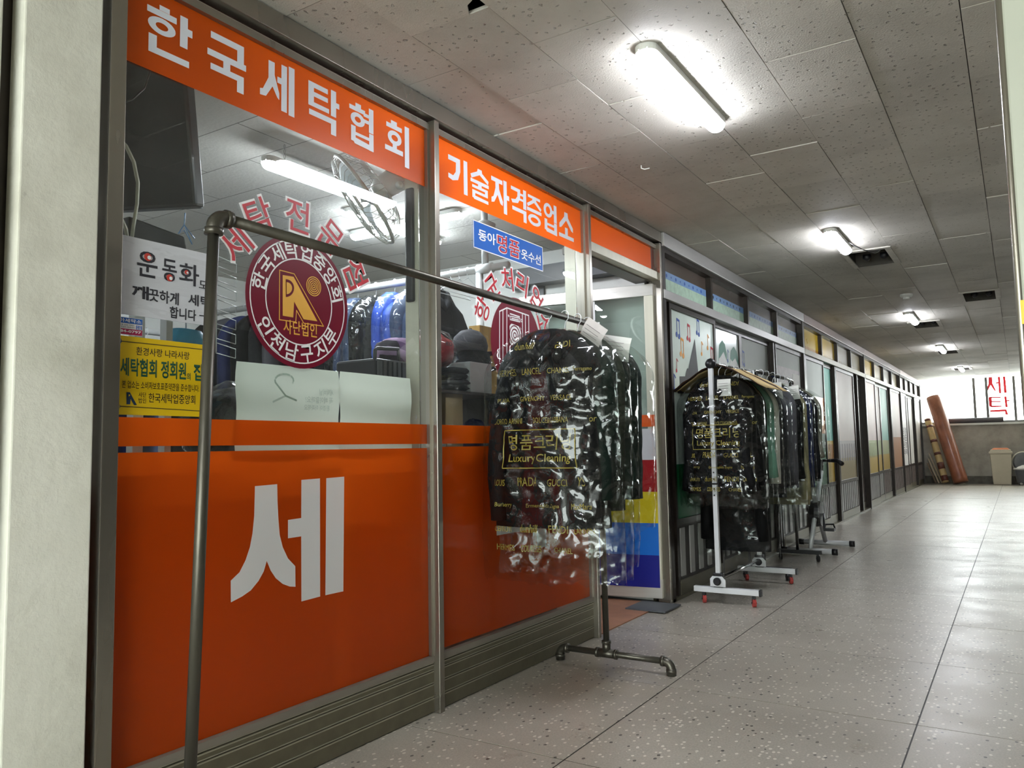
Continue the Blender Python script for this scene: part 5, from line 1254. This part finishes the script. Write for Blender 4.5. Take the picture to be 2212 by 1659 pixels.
# cords on the inner side of the middle post
m = MB(); m.tube(pxt([(900, 480), (903, 560), (905, 640), (904, 710), (903, 760), (908, 810), (907, 860), (899, 905)], -.09), .004, 6); o = m.build('power_cord', WIRE, smooth=True); tag(o, 'white power cord hanging down inside the middle post', 'cord'); recentre(o)
t = tag(MB().box((-.13, PX(886, 450, -.1).y, 1.55), (-.09, PX(893, 450, -.1).y, PX(888, 405, -.1).z)).build('wall_box', BLACK, bevel=.008), 'slim black box fixed inside the middle post', 'switch box'); recentre(t)
MB().box((-.14, yA0 + .005, 0), (-.075, yA1 - .03, 2.26)).build('inner_post', CREAM, front)
MB().box((-.14, yB0 + .005, 0), (-.075, yB1 - .02, 2.26)).build('inner_post', CREAM, front)
# ---------------- wall fan
fcn = PX(787, 432, -.36); ax = (-rgt * .80 - upv * .57 + bck * .16).normalized(); e1 = ax.orthogonal().normalized(); e2 = ax.cross(e1)
fan = thing('wall_fan', 'pale cage fan tilted down inside the laundry window', 'fan', fcn)
FANM = mat('fan_ivory', '#bfc0b8', .4, 0, .05); RF = .205
def ring(r, h, n=40): return [fcn + ax * h + (e1 * math.cos(2 * PI * i / n) + e2 * math.sin(2 * PI * i / n)) * r for i in range(n)]
m = MB(); m.tube(ring(RF, 0), .008, 8, closed=True); m.build('rim', FANM, fan, smooth=True)
for sgn, nm in ((1, 'front_guard'), (-1, 'rear_guard')):
    m = MB(); hd = .055 if sgn > 0 else .09
    for r, h in ((RF * .35, hd), (RF * .7, hd * .86)): m.tube(ring(r, sgn * h, 32), .0018, 5, closed=True)
    for i in range(44):
        t_ = 2 * PI * i / 44; d = e1 * math.cos(t_) + e2 * math.sin(t_)
        m.tube([fcn + d * RF, fcn + d * RF * .97 + ax * sgn * hd * .45, fcn + d * RF * .7 + ax * sgn * hd * .86, fcn + d * RF * .25 + ax * sgn * hd], .0014, 4)
    m.build(nm, FANM, fan, smooth=True, kind='stuff')
m = MB(); m.lathe([(.0, .062), (.03, .06), (.045, .052)], fcn, ax, 18); m.build('badge', FANM, fan)
for k in range(3):
    m = MB(); m.grid(lambda i, j: fcn + (e1 * math.cos(k * 2.094 + (i / 6 - .5) * .9 * (.5 + j / 5)) + e2 * math.sin(k * 2.094 + (i / 6 - .5) * .9 * (.5 + j / 5))) * (.035 + .14 * j / 5) + ax * ((i / 6 - .5) * .05), 7, 6); m.build('blade', mat('fan_blade', '#a9b3b4', .3, trans=.4), fan, smooth=True)
MB().lathe([(.03, -.05), (.05, -.08), (.055, -.16), (.045, -.2), (.0, -.205)], fcn, ax, 18).build('motor', FANM, fan, smooth=True)
MB().tube([fcn - ax * .17, fcn - ax * .2 + Vector((.05, .03, -.06)), Vector((-.16, yA0 - .01, fcn.z + .02)), Vector((-.15, yA0 + .01, fcn.z + .02))], [.022, .02, .018, .018], 10).build('arm', FANM, fan, smooth=True)
# ---------------- clothes rail across the room
YR, ZRL = 3.70, 2.0
hr = thing('clothes_rail', 'white plastic pipe rail on a ceiling stem across the laundry', 'clothes rail', (-1.6, YR, ZRL)); PVC = mat('white_pvc', '#c4c6c4', .4, 0, .04)
xT = PY(1048, 575, YR).x
MB().tube([(xT + .16, YR, ZRL), (-3.3, YR, ZRL)], .022, 12).build('rail_pipe', PVC, hr, smooth=True)
m = MB(); m.tube([(xT, YR, ZRL), (xT, YR, ZC + .003)], .02, 12); m.lathe([(.025, -.12), (.06, -.06), (.065, -.02), (.03, .0)], (xT, YR, ZC - .06), (0, 0, 1), 18); m.build('stem', PVC, hr, smooth=True)
MB().tube([(xT - .05, YR, ZRL), (xT + .05, YR, ZRL)], .03, 12).build('tee_joint', PVC, hr, smooth=True)
MB().tube([(xT - .04, YR + .0, ZRL), (xT - .04, YR, .002)], .022, 12).build('leg_pipe', PVC, hr, smooth=True)
G3 = 'clothes on the laundry rail'
cols = [(C_CHAR, 0), (C_SLATE, 0), (C_BLUE, .13), (C_BLACK, 0), (C_SLATE, .13), (C_CHAR, 0), (C_NAVY, 0), (C_BLACK, 0), (C_GREY, 0), (C_CHAR, 0), (C_BLACK, 0), (C_NAVY, 0), (C_GREY, 0), (C_BLACK, 0)]
nm_ = ['charcoal', 'slate', 'bright blue', 'black', 'slate blue', 'charcoal', 'navy', 'black', 'grey', 'charcoal', 'black', 'navy', 'grey', 'black']
for k, (c, pf) in enumerate(cols):
    x = -1.02 - k * .155; rank = ['first', 'second', 'third', 'fourth', 'fifth', 'sixth', 'seventh', 'eighth', 'ninth', 'tenth', 'eleventh', 'twelfth', 'thirteenth', 'fourteenth'][k]
    garment('hung_garment', f'{nm_[k]} garment, {rank} from the stem on the laundry rail', 'garment', (x, YR, ZRL + .022), PI / 2 + random.uniform(-.25, .1), c, .22, random.uniform(.62, .85) if not pf else .7, .05, .95, puff=pf, bag=.12 if k in (1, 2, 3, 4) else 0, sleeves=k < 6, group=G3, seed=k * 3.3)
for k in range(3):
    x = xT - .12 - k * .06; hk = MB(); q0 = Vector((x, YR, ZRL + .022)); hk.tube([q0 + Vector((0, .022 * math.cos(t_), -.02 + .022 * math.sin(t_))) for t_ in [0 + i * .4 for i in range(9)]] + [q0 + Vector((0, 0, -.06)), q0 + Vector((0, -.19, -.15)), q0 + Vector((0, .19, -.15)), q0 + Vector((0, 0, -.062))], .0022, 5)
    o = hk.build('empty_hanger', WIRE, smooth=True); tag(o, ['first', 'second', 'third'][k] + ' empty white wire hanger counted from the rail stem', 'hanger', 'empty hangers on the laundry rail'); recentre(o)
# second rail along the back with dark clothes
r2 = tag(MB().tube([(-2.75, 1.05, 1.75), (-2.75, 3.4, 1.75)], .02, 12).build('clothes_rail', PVC, smooth=True), 'white pipe rail along the back of the laundry', 'clothes rail'); recentre(r2)
for k in range(11):
    c = [C_CHAR, C_BLACK, C_GREY, C_NAVY, C_SLATE][k % 5]
    garment('hung_garment', f"{['charcoal', 'black', 'grey', 'navy', 'slate'][k % 5]} garment, {['first', 'second', 'third', 'fourth', 'fifth', 'sixth', 'seventh', 'eighth', 'ninth', 'tenth', 'eleventh'][k]} from the pillar side on the back rail", 'garment', (-2.75, 1.25 + k * .19, 1.77), random.uniform(-.2, .2), c, .24, random.uniform(.8, 1.0), .075, .95, bag=0, sleeves=False, group='dark clothes on the back rail', seed=k * 2.7 + 50)
# ---------------- shelf things behind the second window
sh = thing('shelf_unit', 'dark open shelf on the counter behind the second window', 'shelf', (-.35, 2.85, CT))
ysa, ysb = PX(906, 800, -.28).y, PX(1066, 800, -.28).y; zsh = PX(1000, 846, -.22).z
DKW = mat('dark_wood', '#2a2320', .5, 0, .2)
MB().box((-.52, ysa, zsh - .012), (-.2, ysb, zsh)).build('board', DKW, sh)
for y in (ysa, ysb - .015): MB().box((-.52, y, CT), (-.2, y + .015, zsh - .012)).build('side', DKW, sh)
y0, y1 = PX(963, 880, -.22).y, PX(1000, 880, -.22).y
t = tag(MB().box((-.36, y0, CT), (-.22, y1, PX(980, 850, -.22).z)).build('cardboard_box', mat('tan_card', '#93815f', .7, 0, .08), bevel=.003), 'small tan cardboard box under the shelf', 'box'); recentre(t)
q = PX(1026, 858, -.27); lump('blue_bundle', 'dark blue clothes bundle in plastic under the shelf', 'bundle', (-.28, q.y, CT + .07), .06, .075, .08, C_NAVY, 11)
q = PX(930, 872, -.27); lump('grey_bundle', 'crumpled black bundle under the shelf near the middle post', 'bundle', (-.3, q.y, CT + .06), .07, .07, .07, C_BLACK, 13, .25)
y0, y1 = PX(1016, 800, -.22).y, PX(1062, 800, -.22).y
t = tag(MB().box((-.36, y0, zsh), (-.22, y1, PX(1040, 784, -.22).z)).build('white_box', mat('white_card', '#c5cbcb', .6, 0, .05), bevel=.002), 'white two-piece carton on the dark shelf', 'box'); recentre(t)
q = PX(985, 815, -.27); 
fc_ = thing('folded_clothes', 'stack of folded dark clothes on the shelf', 'clothes', (-.3, q.y, zsh))
for k in range(4):
    lump('folded_piece', '', '', (-.3, q.y - .01 + .012 * (k % 2), zsh + .018 + k * .026), .09, .075, .020, [C_BLACK, C_GREY, C_BLACK, C_CHAR][k], k + 3, .15, parent=fc_)
q = PX(945, 745, -.3); rbg = thing('red_parcel', 'red sportswear parcel in shiny plastic on top of the folded stack', 'parcel', (-.34, q.y, zsh + .12))
lump('red_cloth', '', '', (-.34, q.y + .01, zsh + .185), .09, .12, .085, cloth('red_nylon', '#9c1f26', .4), 5, .15, parent=rbg); lump('plastic_wrap', '', '', (-.34, q.y + .02, zsh + .19), .10, .14, .095, BAG, 8, .25, parent=rbg)
m = MB(); q2 = PX(965, 742, -.24); put_text(m, 'KO', (-.243, q2.y, q2.z - .008), YV, ZV, .045, .018, .02); m.build('lettering', INK, rbg)
for k, (px, py, lb) in enumerate(((1015, 742, 'dark grey baseball cap stacked behind the red parcel'), (1022, 775, 'black baseball cap below the grey one by the maroon sticker'))):
    q = PX(px, py, -.32); t = thing('cap', lb, 'cap', (q.x, q.y, q.z - .05)); cm = [C_GREY, C_BLACK][k]
    m = MB(); m.lathe([(.085, -.04), (.088, -.01), (.078, .025), (.05, .055), (.012, .068)], q, (0, .1, 1), 22); m.build('crown', cm, t, smooth=True)
    m = MB(); m.grid(lambda i, j: q + Vector((.05 * (i / 8 * 2 - 1) * (1 - .15 * j / 4) * 1.5, .075 + .065 * (j / 4) * math.cos((i / 8 * 2 - 1) * 1.1), -.038 - .012 * j / 4)), 9, 5); m.build('brim', cm, t, smooth=True, solid=.004)
    m = MB(); m.lathe([(.009, 0), (.007, .006), (0, .007)], q + Vector((0, .006, .067)), (0, .1, 1), 10); m.build('button', cm, t)
t = tag(MB().box((-.60, PX(1030, 740, -.55).y, CT), (-.53, PX(1075, 740, -.55).y, PX(1045, 706, -.55).z)).build('straw_screen', mat('straw_yellow', '#b08a45', .7, 0, .3, 40, stretch=(1, 1, .05))), 'upright straw-coloured screen behind the caps', 'screen'); recentre(t)
# ---------------- on the dividing wall
yw_ = yD1 + .058
a, b = PY(1136, 596, yw_), PY(1178, 634, yw_)
pf = thing('framed_picture', 'small dark framed emblem picture on the dividing wall', 'picture', ((a.x + b.x) / 2, yw_, b.z))
MB().box((a.x, yw_ - .02, b.z - .02), (b.x, yw_, a.z + .02)).build('frame', BLACK, pf, bevel=.004); MB().box((a.x + .04, yw_ - .023, b.z + .015), (b.x - .04, yw_ - .02, a.z - .015)).build('print', mat('grey_engraving', '#70747a', .5, 0, .5, 45), pf)
a, b = PY(1095, 598, yw_ - .1), PY(1240, 552, yw_ - .1)
t = tag(MB().box((a.x, yw_ - .12, 2.10), (-.2, yw_ - .001, 2.22)).build('wall_shelf', mat('dark_grey_board', '#3a3d40', .5)), 'dark grey board high on the dividing wall', 'shelf'); recentre(t)
# ================================================================== odds and ends at the end wall
BRPL = mat('brown_plastic_wrap', '#8a5238', .38, 0, .2, 6, bump=.6, bscale=7, coat=.2)
def roll(name, label, a, b, r, mm, bands=None, seed=0):
    a, b = Vector(a), Vector(b); t = thing(name, label, 'roll', (a.x, a.y, 0)); n = 24; pts = []; rs = []
    for i in range(n):
        q = i / (n - 1); pts.append(a.lerp(b, q)); rs.append(r * (1 + .07 * noise.noise(Vector((q * 9, seed, 0)))))
    m = MB(); m.tube(pts, rs, 16); m.build('wrap', mm, t, smooth=True)
    for q0, q1, mb_ in bands or []:
        m = MB(); m.tube([a.lerp(b, q0), a.lerp(b, (q0 + q1) / 2), a.lerp(b, q1)], r * 1.05, 16, cap=True); m.build('tape_band', mb_, t, smooth=True)
    return t
yw = YE - .02
p0, p1 = PY(2076, 1036, yw - .62), PY(2016, 858, yw - .13)
roll('wrapped_roll', 'long brown plastic-wrapped roll leaning in the corner by the window', (p0.x, yw - .64, .06), (p1.x, yw - .16, p1.z), .148, BRPL, seed=3)
p0, p1 = PY(2042, 1030, yw - .5), PY(2003, 905, yw - .14)
TAPE = mat('brown_tape', '#5d2f22', .4, 0, .3, 25); BEI = mat('beige_carton', '#c2a774', .6, 0, .12, 8, dirt=('#4a2a20', 9, .62))
roll('taped_roll', 'thin beige cardboard roll with brown tape bands leaning beside the brown roll', (p0.x, yw - .46, .05), (p1.x, yw - .1, p1.z), .068, BEI, [(.02, .1, TAPE), (.2, .3, TAPE), (.42, .46, TAPE), (.62, .66, TAPE), (.86, .89, TAPE), (.96, .99, TAPE)], 8)
WOODP = mat('pale_board', '#b3a48b', .6, 0, .15, 8, stretch=(1, 1, .2))
for k, (x, h, lb) in enumerate(((.08, .70, 'pale board leaning against the corner, tallest of the three'), (.05, .58, 'narrow board leaning in front of the tallest one'), (.02, .48, 'short dark-edged board nearest the shop front corner'))):
    yb = yw - .10 - .10 * k; t = tag(MB().obox((x + .17, yb - .05, h / 2 + .005), Vector((.11, 0, -.33)) * (h / .7), Vector((0, .045, 0)), Vector((.011, 0, .004))).build('leaning_board', WOODP if k < 2 else mat('dark_board', '#6d5a45', .6)), lb, 'board', 'boards leaning in the corner'); recentre(t)
# bin
bx, by = (PY(2142, 1043, yw - .3).x + PY(2190, 1043, yw - .3).x) / 2, yw - .3
bn = thing('trash_bin', 'tall beige plastic bin with an orange swing lid', 'bin', (bx, by, 0)); BINM = mat('beige_plastic', '#b9b09a', .5, 0, .06, 5)
def taper(m, x, y, z0, z1, a0, b0, a1, b1):
    m.add([(x - a0, y - b0, z0), (x + a0, y - b0, z0), (x + a0, y + b0, z0), (x - a0, y + b0, z0), (x - a1, y - b1, z1), (x + a1, y - b1, z1), (x + a1, y + b1, z1), (x - a1, y + b1, z1)], [(0, 3, 2, 1), (4, 5, 6, 7), (0, 1, 5, 4), (1, 2, 6, 5), (2, 3, 7, 6), (3, 0, 4, 7)]); return m
taper(MB(), bx, by, 0, .66, .165, .13, .2, .165).build('body', BINM, bn, bevel=.015); taper(MB(), bx, by, .66, .71, .218, .18, .215, .178).build('rim', BINM, bn, bevel=.01)
taper(MB(), bx, by, .71, .75, .195, .16, .185, .15).build('lid_frame', BINM, bn, bevel=.008); taper(MB(), bx, by, .75, .785, .17, .13, .13, .1).build('swing_lid', mat('orange_plastic', '#cf7a50', .45), bn, bevel=.01)
# grey bucket with rags, round fan casing behind it
ux, uy = PY(2206, 1045, yw - .55).x + .06, yw - .5
bu = thing('bucket', 'dark grey bucket heaped with white rags at the right edge', 'bucket', (ux, uy, 0)); GRYP = mat('grey_plastic', '#4a4b4e', .45, 0, .1)
MB().lathe([(.11, .03), (.13, .06), (.17, .33), (.175, .335), (.16, .33), (.12, .08)], (ux, uy, 0), (0, 0, 1), 22).build('pail', GRYP, bu, smooth=False)
MB().lathe([(.178, .325), (.185, .345), (.178, .36)], (ux, uy, 0), (0, 0, 1), 22).build('rim', mat('pale_rim', '#b5b3ae', .5), bu)
m = MB(); m.grid(lambda i, j: Vector((ux + .15 * (j / 6) * math.cos(i * PI / 8), uy + .15 * (j / 6) * math.sin(i * PI / 8), .41 - .07 * (j / 6) ** 2 + .03 * noise.noise(Vector((i * .9, j * .8, 3))))), 16, 7, True); m.build('rags', mat('white_rag', '#cfccc6', .9, 0, .15, 20, bump=.4, bscale=40), bu, smooth=True)
for a in (0, 2.1, 4.2): MB().lathe([(.012, -.03), (.035, -.02), (.035, .02), (.012, .03)], (ux + .1 * math.cos(a), uy + .1 * math.sin(a), .035), (1, .3, 0), 12).build('wheel', mat('pale_wheel', '#a9a7a3', .5), bu, smooth=True)
hx_, hy_ = ux + .02, yw - .2
fc = thing('fan_casing', 'round grey metal fan casing standing behind the bucket', 'fan', (hx_, hy_, 0))
MB().lathe([(.02, -.06), (.20, -.055), (.225, 0), (.20, .055), (.02, .06)], (hx_, hy_, .47), (.25, -1, .1), 28).build('drum', mat('galvanised_sheet', '#85878a', .35, .6, .12, 6), fc, smooth=False)
MB().lathe([(.225, -.012), (.24, 0), (.225, .012)], (hx_, hy_, .47), (.25, -1, .1), 28).build('rim', CREAM, fc)
MB().box((hx_ - .12, hy_ - .06, 0), (hx_ + .12, hy_ + .1, .25)).build('stand', BLACK, fc, bevel=.01)
# long grey roll lying on the sill
a, b = PY(2042, 912, YE - .02), PY(2168, 908, YE - .02)
t = tag(MB().tube([(.42, YE - .002, ZS + .075), (b.x, YE - .002, ZS + .075)], .055, 14).build('foam_roll', mat('grey_foam', '#5a565a', .7, 0, .1), smooth=True), 'long dark grey foam roll lying along the window sill', 'roll'); recentre(t)
